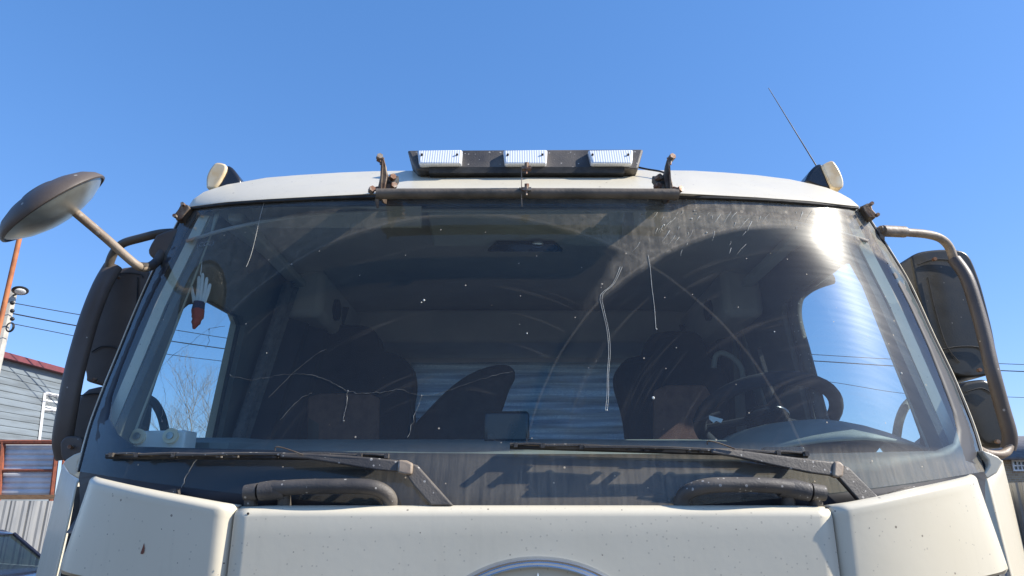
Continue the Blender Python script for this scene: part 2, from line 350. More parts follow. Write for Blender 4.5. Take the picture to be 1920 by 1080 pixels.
def slab(front, th):                                     # outline of Vectors pushed back along Y by th
    mb = MB(); n = len(front); back = [p + Vector((0, th, 0)) for p in front]
    mb.add(front+back, [tuple(range(n)), tuple(range(2*n-1, n-1, -1))] + [(i, i+n, (i+1) % n + n, (i+1) % n) for i in range(n)])
    return mb
def slab_px(pts, Y, th, smooth=0):
    v = [at(x, y, Y) for x, y in pts]
    if smooth: v = spline(v+[v[0]], smooth)[:-1]
    return slab(v, th)
def on_slab(pts, fn, off, th): return slab([on(x, y, fn, off) for x, y in pts], th)
def lerp_poly(poly, t):                                  # by x-parameterised index
    L = [0]; 
    for a, b in zip(poly, poly[1:]): L.append(L[-1]+math.dist(a, b))
    d = t*L[-1]
    for i in range(len(poly)-1):
        if d <= L[i+1] or i == len(poly)-2:
            k = (d-L[i])/max(1e-9, L[i+1]-L[i]); a, b = poly[i], poly[i+1]
            return (a[0]+(b[0]-a[0])*k, a[1]+(b[1]-a[1])*k)
def yat(poly, x):
    for a, b in zip(poly, poly[1:]):
        if a[0] <= x <= b[0]: return a[1]+(b[1]-a[1])*(x-a[0])/(b[0]-a[0])
    return poly[0][1] if x < poly[0][0] else poly[-1][1]
def bolt(mb, p, r=.009, h=.012, axis=(0,-1,0)): mb.disc(p, axis, r, h, 6)

# ================================================================== THE TRUCK
truck = empty('truck', (XC, 1.6, 0), 'cream white heavy truck with cracked dusty windscreen and roof lamp bar, filling the view', 'truck')
GL = [(150,884),(172,800),(200,724),(228,655),(262,572),(290,510),(322,446),(352,389)]     # left glass edge, bottom to top
GR = [(1846,884),(1822,800),(1784,707),(1747,630),(1702,532),(1665,470),(1636,425),(1612,388)]
GT = [(352,389),(420,381),(520,375),(700,369),(985,367),(1270,368),(1420,373),(1520,379),(1612,388)]
def ws_rows(n, m, inset=0):
    rows = []
    for i in range(n+1):
        t = i/n; l = lerp_poly(GL, t); r = lerp_poly(GR, t); row = []
        for j in range(m+1):
            s = j/m; x = l[0]+(r[0]-l[0])*s; y = l[1]+(r[1]-l[1])*s
            arch = (yat(GT, x) - (389-1*s))*t**3 if True else 0
            base = (1-t)**3*(1-(2*s-1)**2)*72                     # bottom edge dips behind the bonnet
            row.append(on(x, y+arch+base, ws))
        rows.append(row)
    return rows
ws_o = MB().grid(ws_rows(22, 48)).build('windscreen', 'wsglass', truck)
# black printed border behind the glass
BI_L = [(255,838),(222,815),(207,786),(212,745),(232,686),(262,612),(292,548),(324,486),(352,432),(372,404),(400,393)]
BI_R = [(1752,846),(1785,832),(1792,806),(1784,770),(1762,712),(1738,650),(1704,576),(1664,500),(1632,438),(1610,410),(1580,397)]
inner = BI_L + [(520,388),(700,387),(985,386),(1270,387),(1430,387)] + BI_R[::-1] + [(1500,852),(1250,852),(985,852),(700,849),(450,843)]
cx0, cy0 = 985, 640
def outer_of(p):
    x, y = p                                                # walk outward from the middle until the glass edge
    dx, dy = x-cx0, y-cy0; k = 1.0
    while k < 2.2:
        qx, qy = cx0+dx*k, cy0+dy*k
        lx = yat([(b, a) for a, b in GL][::-1], qy); rx = yat([(b, a) for a, b in GR][::-1], qy)
        if qx <= lx+2 or qx >= rx-2 or qy <= yat(GT, qx)+1 or qy >= 960: break
        k += .004
    return (cx0+dx*k, cy0+dy*k)
def densify(poly, step=26):
    out = []
    for a, b in zip(poly, poly[1:]+poly[:1]):
        n = max(1, int(math.dist(a, b)/step))
        out += [(a[0]+(b[0]-a[0])*k/n, a[1]+(b[1]-a[1])*k/n) for k in range(n)]
    return out
inn = densify(inner); out_ = [outer_of(p) for p in inn]
ringrows = [[on(a[0]+(b[0]-a[0])*t, a[1]+(b[1]-a[1])*t, ws, .005) for a, b in zip(inn+inn[:1], out_+out_[:1])] for t in (0, .33, .66, 1)]
MB().grid(ringrows).build('black_border', 'frit', ws_o, solid=.003)
# ---- pillars outside the glass
for GLx, sgn in ((GL, -1), (GR, 1)):
    ll = [on(x+sgn*1, y, ws, .004) for x, y in GLx]
    ll = spline(ll, 5); rows = []
    for dx, dy in ((0, 0), (.005, -.004), (.011, .002), (.016, .03), (.014, .14)):
        rows.append([p + Vector((sgn*dx, dy, 0)) for p in ll])
    MB().grid(rows).build('corner_pillar', 'paint', truck, solid=.002)
    MB().tube([p+Vector((-sgn*.0005, -.003, 0)) for p in ll], .0035, 6).build('windscreen_seal', 'rubber', ws_o)
# ---- roof
RU = [(353,388),(362,374),(382,360),(420,347),(500,333),(600,325),(700,321),(850,319),(985,318),(1150,318),(1300,320),(1400,326),(1480,336),(1545,350),(1588,367),(1611,387)]
def roofrows():
    xs = [353,356,362,370,382,400,425,460,500,560,640,700,720,745,765,800,850,920,985,1050,1150,1200,1225,1250,1275,1300,1322,1360,1420,1480,1520,1550,1575,1595,1605,1611]
    low = [(353,389),(420,380),(520,373),(700,364),(985,362),(1270,363),(1420,371),(1520,378),(1611,388)]
    rows = []
    for s in (-.06, 0, .04, .12, .25, .4, .55, .7, .82, .91, .97, 1.0):
        row = []
        for x in xs:
            yl = yat(low, x)-1; yu = yat(RU, x); e = 1-abs((x-982)/630)**6; e = max(.06, e)
            bx = on(x, yl, ws, -.012)
            if s < 0: row.append(bx + Vector((0, .03, -.008))); continue
            yo = 0.27*e*(s**1.25)
            row.append(at(x, yl+(yu-yl)*s, bx.y+yo-(.016 if 764 < x < 1305 else 0)))
        rows.append(row)
    top = rows[-1]
    for dy, dz in ((.05,.006),(.14,.012),(.35,.015),(1.0,.015),(1.75,.01),(1.84,-.05),(1.86,-.3)):
        rows.append([Vector((p.x, p.y+dy if dy < 1.7 else 1.95+dy, p.z+dz)) for p in top])
    return rows
MB().grid(roofrows()).build('roof', 'paint', truck, solid=.004)
# brow gutter line under the roof edge
MB().tube(spline([on(x, y, ws, -.006) for x, y in ((357,391),(420,383),(520,376),(700,369),(985,367),(1270,369),(1420,374),(1520,381),(1608,390))], 8), .005, 6).build('gutter_seal', 'rubber', truck)
# ---- bonnet and corner panels
def hood_y(x, z): return 1.535 + .04*(1.8-z) + .30*max(0, (abs(x-XC)-.62)/.6)**1.9
def panel(edge_px, zbot, name, fn, rows_z=14, lip=.023, label=None, dyin=.05):
    """front panel hung from a pixel-traced top edge; rounded lip rolling back"""
    top = [on(x, y, fn) for x, y in edge_px]; rows = []
    rows.append([p + Vector((0, dyin, -lip*.8)) for p in top])
    for k in range(7):
        a = math.pi/2*k/6
        rows.append([p + Vector((0, lip*(1-math.sin(a))*1.6, -lip*(1-math.cos(a)))) for p in top])
    for k in range(1, rows_z+1):
        t = k/rows_z
        rows.append([Vector((p.x, fn(p.x, p.z), (p.z-lip)+(zbot-(p.z-lip))*t)) for p in top])
    return MB().grid(rows)
xs = [441+ (1558-441)*k/44 for k in range(45)]
def hood_edge(x):
    return 947.5 + 2.0*min(1, max(0, x-1500)/50) + 2.0*min(1, max(0, 500-x)/50)
hx = sorted(set([round(v,1) for v in xs]+[700,716,720,724,728,740]))
panel([(x, hood_edge(x)) for x in hx], 1.22, 'bonnet', hood_y).build('bonnet', 'paint', truck, solid=.003)
# side returns of the bonnet flap and the dark joints behind
for px, sg in ((438.5, -1), (1561, 1)):
    p = on(px, 950, hood_y); MB().box((p.x, p.y+.04, 1.5), (.010, .05, .60)).build('panel_joint', 'plastic', truck)
def corner_fn(x, z): return hood_y(x, z) - .012
for e, sg in (([(437,946.5),(420,943.5),(400,940),(350,931),(300,922),(250,912),(205,902),(175,895),(160,891.5)], -1),
              ([(1562,947.5),(1580,944),(1600,941),(1650,931.5),(1700,920),(1750,909),(1800,898),(1830,890.5),(1840,888)], 1)):
    e = densify(e, 12)[:-1] if False else [lerp_poly(e, k/40) for k in range(41)]
    top = [on(x, y, corner_fn) for x, y in e]
    rows = [[p+Vector((0,.05,-.012)) for p in top]]
    for k in range(7):
        a = math.pi/2*k/6; rows.append([p+Vector((0,.026*(1-math.sin(a)), -.016*(1-math.cos(a)))) for p in top])
    for k in range(1, 17):
        t = k/16; row = []
        for p in top:
            zb = 1.615+.05*(abs(p.x-top[0].x)/abs(top[-1].x-top[0].x)); z = (p.z-.016)+(zb-(p.z-.016))*t; q = Vector((p.x+sg*.036*t*((p.x-top[0].x)/(top[-1].x-top[0].x) if sg > 0 else (top[0].x-p.x)/(top[0].x-top[-1].x))**3, corner_fn(p.x, z), z)); row.append(q)
        rows.append(row)
    # bottom of the panel tucks under, leaving a scoop
    rows.append([p+Vector((0,.03,-.012)) for p in rows[-1]]); rows.append([p+Vector((0,.06,-.003)) for p in rows[-1]])
    # roll the inner edge back
    for r in rows[1:-2]:
        for j in range(5): r[j] = r[j] + Vector((-sg*0, .024*(1-math.sin(math.pi/2*j/4)), 0))
        for j in range(4): r[-1-j] = r[-1-j] + Vector((0, .018*(1-math.sin(math.pi/2*j/3)), 0))
    MB().grid(rows).build('corner_panel', 'paint', truck, solid=.003)
    # lower air deflector with slot
    rows = [[Vector((p.x, corner_fn(p.x, 1.6)+.015*abs(math.sin(k*.6)), z)) for p in top] for k, z in enumerate((1.575,1.56,1.45,1.3,1.1,.9,.75))]
    MB().grid(rows).build('lower_corner_panel', 'paint', truck, solid=.003)
    # wing at the door side, cream with thick bright top lip
    def wing_fn(x, z): return 1.80 + 1.6*max(0, abs(x-XC)-1.12)
    we = [(146,898),(138,893),(128,884),(121,876),(117,869)] if sg < 0 else [(1850,893),(1858,887),(1868,878),(1876,871),(1880,863)]
    we = [lerp_poly(we, k/10) for k in range(11)]
    tp = [on(x, y, wing_fn) for x, y in we]; c0 = tp[0]
    tp = tp + [tp[-1]+Vector((sg*.006, .03+.2*k, .01+.004*k)) for k in range(5)]
    rows = []
    for k in range(5):
        a = math.pi/2*k/4
        rows.append([p+Vector((-sg*.020*(1-math.sin(a)) , .05*(1-math.sin(a)) if j < 9 else 0, .002-.014*(1-math.cos(a)))) for j, p in enumerate(tp)])
    for k in range(1, 14):
        t = k/13; rows.append([Vector((p.x+sg*.05*t*(1 if j > 1 else .9), p.y-.03*t, (p.z-.014)+(.7-p.z)*t)) for j, p in enumerate(tp)])
    MB().grid(rows).build('door_wing_panel', 'paint', truck, solid=.003)
    # upper wing lip that wraps round the pillar foot
    lp = [(117,869),(124,861),(138,852),(152,847),(151,857),(145,866),(145,875),(152,885),(161,893),(148,899),(130,889)] if sg < 0 else [(1882,866),(1872,856),(1856,849),(1842,844),(1847,855),(1853,862),(1855,872),(1850,882),(1842,890),(1852,898),(1870,887)]
    slab_px(lp, 1.885, .035).build('pillar_foot_trim', 'paint', truck, bevel=.004)
    # dark hollow behind the panels
    MB().box((XC+sg*1.13, 1.93, 1.6), (.10, .10, .5)).build('wing_inner', 'rubber', truck)
# lower front: grille, bumper, lamps, wheels (below the picture)
mb = MB(); mb.box((XC, 1.60, 1.0), (1.28, .10, .44)); mb.build('grille_back', 'plastic', truck)
mb = MB()
for k in range(5): mb.box((XC, 1.54, .84+.08*k), (1.26, .03, .035))
mb.build('grille', 'plastic', truck, bevel=.008)
MB().box((XC, 1.62, .5), (2.3, .3, .42)).build('bumper', 'paint', truck, bevel=.06)
for s in (-1, 1):
    h = MB().box((XC+s*.86, 1.50, .55), (.36, .06, .2)).build('headlight', 'lens', truck, bevel=.02)
    wl = MB().disc((XC+s*1.02, 2.5, .52), (1,0,0), .52, .3, 36).build('wheel', 'tyre', truck, bevel=.03)
    MB().disc((XC+s*1.15, 2.5, .52), (1,0,0), .28, .06, 24).build('rim', 'zinc', wl)
for s in (-1, 1): MB().box((XC+s*.42, 5.3, .95), (.1, 5, .26)).build('chassis_rail', 'plastic', truck)
# engine of cowl behind glass bottom: black tray
MB().grid([[Vector((x*1.0+XC, ws(x+XC, 1.80)+dy, z)) for x in [k*.1-1.1 for k in range(23)]] for dy, z in ((-.05, 1.74), (-.012, 1.785), (.03, 1.76))]).build('wiper_cowl', 'plastic', truck)
# ---- emblem ring on the bonnet
def ring(cx, cy, a, b, off, t, th):
    inn_, ou = [], []
    rows = [[] for _ in range(7)]
    for k in range(73):
        ph = 2*math.pi*k/72
        for i in range(7):
            q = i/6; rr = 1 - t*q
            bulge = th*(0, .45, .75, .70, 1.15, 1.45, .9)[i]; zz = cy+b*rr*math.sin(ph)
            rows[i].append(Vector((cx+a*rr*math.cos(ph), hood_y(cx, zz)-off*(i > 0)-bulge, zz)))
    return MB().grid(rows)
ec = on(1008, 1041, hood_y); ea = .245; eb = .185
emb = ring(ec.x, ec.z-eb, ea, eb, .004, .125, .016).build('emblem', 'chrome', truck)
mb = MB(); mb.add([Vector((ec.x+ea*.9*math.cos(2*math.pi*k/48), hood_y(ec.x, ec.z-eb+eb*.9*math.sin(2*math.pi*k/48))-.006, ec.z-eb+eb*.9*math.sin(2*math.pi*k/48))) for k in range(48)], [tuple(range(48))]); mb.build('emblem_plate', 'paint', emb)
tipz = on(1010, 1072, hood_y).z
MB().add([(ec.x-.035, 1.538, ec.z-eb-.01), (ec.x+.035, 1.538, ec.z-eb-.01), (ec.x, 1.528, tipz), (ec.x, 1.512, ec.z-eb-.01)], [(0,2,3),(3,2,1),(0,3,1),(0,1,2)]).build('emblem_star', 'chrome', emb)
# chips and plugs
mb = MB()
for px, py, r in ((465,963,3.4),(452,992,2.2),(212,926,1.8),(1276,968,2.4),(1060,1003,1.8),(1026,1010,1.2),(890,985,1.4),(886,1061,1.6),(303,992,1.3),(803,978,1),(1345,1003,2),(1347,1030,2.2),(700,1040,1.3),(420,1056,2),(1240,1014,1.2),(1110,1001,1.2),(326,995,1.2),(1630,990,1.2),(1805,1026,1.6)):
    fn = corner_fn if px < 436 or px > 1562 else hood_y
    p = on(px, py, fn); mb.disc(p, (0.02*random.random(), -1, .02*random.random()), r*.0008, .0008, 7)
each(mb, 'stone_chip', 'chip', truck)
MB().add(*(lambda v: (v, [tuple(range(len(v)))]))([on(x, y, corner_fn, -.0022) for x, y in ((263,1038),(266,1030),(270,1018),(271,1028),(270,1036),(267,1039))])).build('rust_stain', 'rust', truck)
# ---- grab handles on the bonnet edge
def handle(path, feet, blk, cap):
    h = MB().tube(spline([at(x, y, Y) for x, y, Y in path], 8), .0175, 14, up=(0,0,1), flat=.92).build('grab_handle', 'plastic', truck)
    MB().tube([at(x, y, 1.565) for x, y in blk], [.019,.021,.020], 14).build('handle_end', 'plastic', h)
    MB().tube([at(x, y, 1.566) for x, y in cap], [.0185,.0165], 14).build('handle_cap', 'plastic', h)
    for a, b in feet: MB().tube([at(a[0], a[1], 1.57), at(b[0], b[1], 1.59)], [.013,.016], 10).build('handle_foot', 'plastic', h)
handle([(500,917,1.565),(560,913,1.555),(620,912,1.55),(680,912,1.552),(712,918,1.56),(730,934,1.572),(736,962,1.585)], [((533,925),(533,965)),((470,930),(470,965))], [(535,919),(512,919),(487,922)], [(483,922),(459,924)])
handle([(1500,917,1.565),(1440,910,1.555),(1390,909,1.55),(1335,910,1.552),(1300,918,1.56),(1281,932,1.572),(1276,962,1.585)], [((1478,928),(1478,965)),((1530,930),(1530,965))], [(1460,914),(1490,917),(1517,923)], [(1521,922),(1546,925)])
# ---- wipers
def wip(bl, armpx, joint, root, off=-.035):
    b0, b1 = bl
    n = 26; pts = [on(b0[0]+(b1[0]-b0[0])*k/n, b0[1]+(b1[1]-b0[1])*k/n, ws, -.012) for k in range(n+1)]
    wmain = MB().tube(pts, .0045, 6, flat=1.6, up=(0,0,1)).build('wiper', 'rubber', truck)
    # bridge frames of the blade
    def seg(a, b, th, o, nm, mt, d=.010):
        poly = []
        for t in (a, (a+b)/2, b): poly.append((b0[0]+(b1[0]-b0[0])*t, b0[1]+(b1[1]-b0[1])*t - 2 - (3 if t == (a+b)/2 else 0)))
        k = [on(x, y, ws, o) for x, y in poly]
        MB().tube(spline(k, 5), th, 6, flat=.6, up=(0,0,1)).build(nm, mt, wmain)
    seg(.0, .16, .0045, -.022, 'blade_bridge', 'plastic'); seg(.10, .40, .006, -.03, 'blade_bridge', 'plastic'); seg(.25, .78, .0065, -.04, 'blade_bridge', 'plastic')
    seg(.60, .90, .006, -.03, 'blade_bridge', 'plastic'); seg(.84, 1.0, .0045, -.022, 'blade_bridge', 'plastic')
    mb = MB()
    for t in (.02,.11,.24,.40,.46,.60,.64,.79,.90,.995):
        p = on(b0[0]+(b1[0]-b0[0])*t, b0[1]+(b1[1]-b0[1])*t-2, ws, -.03); mb.box(p, (.009, .016, .010))
    each(mb, 'blade_clip', 'plastic', wmain)
    # bright flexor strips
    mb = MB()
    for a, c in ((0.0,.10),(.45,.52),(.86,1.0)):
        mb.tube([on(b0[0]+(b1[0]-b0[0])*t, b0[1]+(b1[1]-b0[1])*t-3, ws, -.018) for t in (a, c)], .0018, 5)
    each(mb, 'blade_strip', 'zinc', wmain)
    on_slab(armpx, ws, off-.014, .016).build('wiper_arm', 'plastic', wmain, bevel=.004)
    on_slab(joint, ws, off-.020, .026).build('arm_joint', 'rustpipe', wmain, bevel=.005)
    on_slab(root, ws, off-.010, .018).build('arm_root', 'plastic', wmain, bevel=.004)
    # wire spring clip above the arm
    ax, ay = armpx[0]
    MB().tube(spline([on(ax-8, ay-6, ws, off-.016), on(ax-6, ay-13, ws, off-.02), on(ax+14, ay-9, ws, off-.02), on(ax+44, ay+2, ws, off-.018)], 4), .0016, 5).build('spring_wire', 'bracket', wmain)
    return wmain
wip(((200,855),(728,857)), [(524,851),(562,849),(640,853),(700,858),(748,863),(746,885),(700,881),(640,871),(575,861),(524,858)],
    [(746,862),(762,863),(774,869),(772,890),(758,890),(744,886)], [(770,868),(782,872),(850,948),(808,948),(776,912),(760,889)])
wip(((956,836),(1514,853)), [(1334,840),(1380,843),(1450,852),(1520,861),(1566,866),(1565,893),(1520,887),(1450,873),(1380,857),(1334,850)],
    [(1565,865),(1576,865),(1584,873),(1582,893),(1572,896),(1562,892)], [(1583,872),(1592,876),(1652,936),(1612,940),(1590,915),(1570,893)])
on_slab([(1672,924),(1706,912),(1748,911),(1700,921),(1674,928)], ws, -.03, .02).build('washer_nozzle', 'plastic', truck)
on_slab([(296,921),(330,916),(331,926),(322,930)], ws, -.03, .02).build('washer_nozzle', 'plastic', truck)
# ---- visor rail with brackets over the windscreen
def brow(x, z): return ws(x, 2.64)+max(-.02, z-2.64)*.95 - .012
RY = 1.715
rail = MB().tube([at(706,363.5,RY), at(850,363,RY), at(985,362.5,RY), at(1130,363,RY), at(1272,364,RY)], .0145, 12, flat=1.0).build('visor_rail', 'pipe', truck)
def bracket(mir):
    f = (lambda x: x) if not mir else (lambda x: 1971-x)
    o = slab_px([(f(x), y) for x, y in ((703,374),(708,352),(713,330),(716,308),(714,300),(712,294),(720,298),(724,312),(726,330),(722,350),(716,372))], RY+.012, .010).build('visor_bracket', 'bracket', rail, bevel=.002)
    slab_px([(f(x), y) for x, y in ((722,312),(730,334),(742,350),(738,356),(724,356),(718,340))], RY+.03, .010).build('bracket_brace', 'bracket', rail, bevel=.002)
    zt = at(f(713), 300, RY).z; zb = at(f(713), 366, RY).z; xb = at(f(714), 340, RY).x
    yz = [(RY, zb), (RY-.004, zt), (RY+.022, zt-.004), (RY+.05, zb+.055), (RY+.12, zb+.062), (RY+.13, zb+.03), (RY+.05, zb)]
    mb = MB(); k_ = len(yz); mb.add([(xb-.002, a, b) for a, b in yz]+[(xb+.002, a, b) for a, b in yz], [tuple(range(k_)), tuple(range(2*k_-1, k_-1, -1))]+[(i, i+k_, (i+1) % k_+k_, (i+1) % k_) for i in range(k_)])
    mb.build('bracket_plate', 'bracket', rail, smooth=False)
    p0 = at(f(730), 342, RY+.06)
    MB().box(p0, (.045, .07, .022), Matrix.Rotation(R(40), 3, 'X')).build('bracket_foot', 'rubber', rail, bevel=.004)
    mb = MB(); bolt(mb, at(f(712), 296, RY+.005), .009, .02, (.3,-1,.2)); mb.tube([at(f(713), 300, RY+.005), at(f(714), 309, RY+.005)], .003, 6)
    mb.tube([at(f(706),295,RY+.005), at(f(720),298,RY+.006)], .0045, 6)
    for x, y in ((697,356),(738,349),(736,333)): bolt(mb, at(f(x), y, RY+(.0 if y > 352 else .03)), .009, .018, (.5,-1,.1))
    mb.tube([at(f(695),357,RY), at(f(709),353,RY+.01)], .006, 6)
    each(mb, 'bolt', 'bolt', rail)
bracket(False); bracket(True)
MB().tube([at(707,374,RY+.004), at(708,390,RY+.008)], [.006,.003], 8).build('bracket_tip', 'bracket', rail)
mb = MB()
for y in (316, 356):
    p = at(987, y, RY-.012); mb.box(p, (.026, .016, .009)); bolt(mb, p+Vector((.001,-.004,.008)), .007, .014, (0,-.2,1)); mb.tube([p+Vector((0,-.004,-.004)), p+Vector((0,-.004,-.018))], .0028, 6)
each(mb, 'bolt', 'bolt', rail)
MB().tube([at(978,318,RY-.012), at(978,372,RY-.010), at(979,388,RY-.002)], .0016, 6).build('tie_wire', 'rustpipe', rail)
# ---- roof lamp bar
LY = 1.93
bar_front = [(770,279),(1206,277),(1201,316),(785,319)]
v = [at(763,281,LY+.03), at(1207,279,LY+.03), at(1197,316,LY-.01), at(781,318,LY-.01)]
bk = [p+Vector((0,.16,-.01)) for p in v]; bk[2] = v[2]+Vector((0,.19,0)); bk[3] = v[3]+Vector((0,.19,0))
lampbar = MB().add(v+bk, [(0,1,2,3),(7,6,5,4),(0,4,5,1),(1,5,6,2),(2,6,7,3),(3,7,4,0)]).build('lamp_bar', 'plastic', truck, bevel=.008)
for x0, x1, sk in ((782,867,0),(943,1027,0),(1102,1188,0)):
    lv = [at(x0, 281, LY+.0), at(x1, 280, LY+.0), at(x1-2, 306, LY-.03), at(x0+3, 307, LY-.03)]
    if x0 == 1102: lv[3] = at(x0+7, 306, LY-.03)
    b2 = [p+Vector((0,.045,0)) for p in lv]
    le = MB().add(lv+b2, [(0,1,2,3),(7,6,5,4),(0,4,5,1),(1,5,6,2),(2,6,7,3),(3,7,4,0)]).build('lamp_lens', 'lens', lampbar, bevel=.007)
    mb = MB()
    for xx in (x0+9, x1-10): mb.disc(at(xx, 290, LY-.014), (0,-1,.7), .0036, .006, 8)
    each(mb, 'lens_screw', 'chip', le)
MB().box((XC, LY+.04, at(985,318,LY).z-.006), (.60, .10, .02)).build('lamp_bar_gasket', 'rubber', lampbar)
# ---- marker lamps, antenna, brow corner clips
def marker(mir):
    Y = 2.12
    base = [(398,352),(404,332),(418,313),(430,310),(442,322),(452,342),(440,352)] if not mir else [(1510,340),(1518,322),(1532,308),(1543,309),(1552,330),(1560,352),(1540,352)]
    lens = [(386,352),(387,330),(396,312),(407,304),(425,311),(414,338),(400,353)] if not mir else [(1541,309),(1555,302),(1564,303),(1576,322),(1582,340),(1579,352),(1560,350),(1549,328)]
    b = slab_px(base, Y, .09, 3).build('marker_lamp', 'blackgloss', truck, bevel=.012)
    slab_px(lens, Y-.01, .07, 3).build('marker_lens', 'yellowed', b, bevel=.014)
marker(False); marker(True)
MB().tube([at(1530,310,2.14), at(1441,165,2.14)], [.0022,.0011], 6).build('antenna', 'wire', truck)
for pts in ([(326,402),(334,392),(340,380),(352,384),(356,390),(346,402),(340,412),(330,413)], [(1616,386),(1626,381),(1634,380),(1636,392),(1646,403),(1640,410),(1630,408),(1622,398)]):
    slab_px(pts, 1.96, .03).build('corner_clip', 'bracket', truck, bevel=.003)
mb = MB(); bolt(mb, at(343,383,1.95), .006,.012); bolt(mb, at(328,405,1.95), .006,.012); bolt(mb, at(1634,382,1.95), .006,.012); bolt(mb, at(1645,403,1.95), .006,.012); each(mb, 'clip_bolt', 'bolt', truck)
# ---- left mirrors
def shell(pts, Y, th, name, mat, parent, bev, smooth=4, label=None):
    return slab_px(pts, Y, th, smooth).build(name, mat, parent, bevel=bev, seg=5, label=label)
lm = shell([(206,508),(240,500),(276,503),(274,560),(262,640),(245,690),(218,722),(166,716),(160,700),(150,640),(172,570),(188,530)], 2.16, .16, 'mirror', 'mirror_shell', truck, .055)
shell([(162,728),(200,722),(240,735),(228,820),(190,846),(140,848),(124,836),(128,790),(140,750)], 2.14, .16, 'lower_mirror', 'mirror_shell', lm, .035)
MB().tube(spline([at(x, y, Y) for x, y, Y in ((212,500,2.12),(192,535,2.10),(170,590,2.08),(152,650,2.07),(137,710,2.06),(126,770,2.06),(118,825,2.07),(124,858,2.09))], 6), [.028]*2+[.032]*45+[.026]*3 if False else .030, 14, flat=.75).build('mirror_frame', 'mirror_shell', lm)
MB().tube(spline([at(x, y, Y) for x, y, Y in ((330,436,2.02),(300,438,2.03),(262,447,2.05),(232,456,2.07),(216,470,2.09),(206,492,2.10),(202,520,2.12))], 6), .0135, 12).build('mirror_arm', 'darktube', lm)
shell([(292,440),(312,432),(336,427),(330,450),(316,480),(300,486),(284,482),(277,468)], 2.0, .07, 'mirror_hinge', 'mirror_shell', lm, .012, 3)
MB().tube(spline([at(x, y, Y) for x, y, Y in ((122,852,2.08),(150,852,2.08),(190,850,2.06),(215,852,2.0))], 5), .014, 10).build('mirror_arm', 'darktube', lm)
shell([(112,830),(124,818),(150,820),(156,838),(148,856),(130,866),(115,860)], 2.03, .08, 'mirror_joint', 'mirror_shell', lm, .012, 3)
# convex kerb mirror on its own bent arm
arm_pts = [at(x, y, Y) for x, y, Y in ((134,392,1.78),(160,414,1.80),(200,448,1.84),(240,484,1.87),(262,500,1.90),(280,500,1.94),(294,490,1.98),(303,474,2.01))]
km = MB().tube(spline(arm_pts, 6), .0125, 12).build('kerb_mirror', 'rustpipe', truck)
MB().tube(spline(arm_pts[4:], 6), .0135, 12).build('arm_sleeve', 'darktube', km)
c = at(96, 384, 1.74); a_ = at(186, 322, 1.74)-at(2, 446, 1.74); rad = a_.length/2
u1 = a_.normalized(); vdir = ray(96, 384).normalized()
side = u1.cross(vdir).normalized()
if side.z > 0: side = -side                                       # face points down, slightly to the camera
axis = (side*.93 - vdir*.17 + Vector((0,0,0))).normalized()
u2 = axis.cross(u1).normalized()
def dome(prof, cc):                                               # prof: (radius, height along axis)
    rows = [[cc + axis*h + (u1*math.cos(2*math.pi*k/48) + u2*math.sin(2*math.pi*k/48))*r for k in range(49)] for r, h in prof]
    return MB().grid(rows)
rr = rad
dome([(.0005,-.050),(rr*.30,-.049),(rr*.36,-.044),(rr*.6,-.036),(rr*.82,-.022),(rr*.95,-.006),(rr*1.0,.008),(rr*1.0,.014),(rr*.965,.016),(rr*.955,.010)], c).build('mirror_back', 'mirror_shell', km)
def mirror_mat():
    m, N, L, P = new_mat('dusty_convex_mirror'); v = coords(N, L)
    P.inputs['Metallic'].default_value = .75; L.new(mixc(N, L, ramp(N, L, noise(N, L, v, 12, 6), .35, .7), (.62,.62,.55), (.42,.40,.34)), P.inputs['Base Color'])
    P.inputs['Roughness'].default_value = .34
    return m
M['mirrorglass'] = mirror_mat()
dome([(rr*.957,.010),(rr*.85,.022),(rr*.65,.036),(rr*.4,.046),(rr*.2,.050),(.0005,.051)], c).build('mirror_glass', 'mirrorglass', km)
# ---- right mirrors
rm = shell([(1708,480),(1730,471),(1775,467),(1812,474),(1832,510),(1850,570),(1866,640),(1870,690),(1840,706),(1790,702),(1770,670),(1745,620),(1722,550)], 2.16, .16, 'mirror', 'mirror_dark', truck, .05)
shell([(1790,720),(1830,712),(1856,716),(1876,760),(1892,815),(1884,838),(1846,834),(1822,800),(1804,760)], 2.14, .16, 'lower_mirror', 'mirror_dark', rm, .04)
MB().tube(spline([at(x, y, Y) for x, y, Y in ((1650,431,2.0),(1690,435,2.02),(1735,439,2.05),(1763,447,2.07),(1780,464,2.09),(1790,492,2.10))], 6), .0135, 12).build('mirror_arm', 'rustpipe', rm)
MB().tube([at(1655,433,2.0), at(1696,435,2.022)], .018, 12).build('arm_sleeve', 'rustpipe', rm)
slab_px([(1643,424),(1660,432),(1660,452),(1650,446)], 2.0, .04).build('mirror_hinge', 'rustpipe', rm, bevel=.004)
MB().tube(spline([at(x, y, Y) for x, y, Y in ((1789,486,2.10),(1812,520,2.08),(1832,580,2.07),(1848,640,2.06),(1862,700,2.05),(1878,760,2.06),(1893,815,2.07),(1890,842,2.08))], 6), .021, 12, flat=.8).build('mirror_frame', 'mirror_shell', rm)
MB().tube(spline([at(x, y, Y) for x, y, Y in ((1893,815,2.07),(1892,840,2.07),(1878,852,2.05),(1850,850,2.03),(1834,842,2.0))], 6), .012, 10).build('mirror_arm', 'rustpipe', rm)
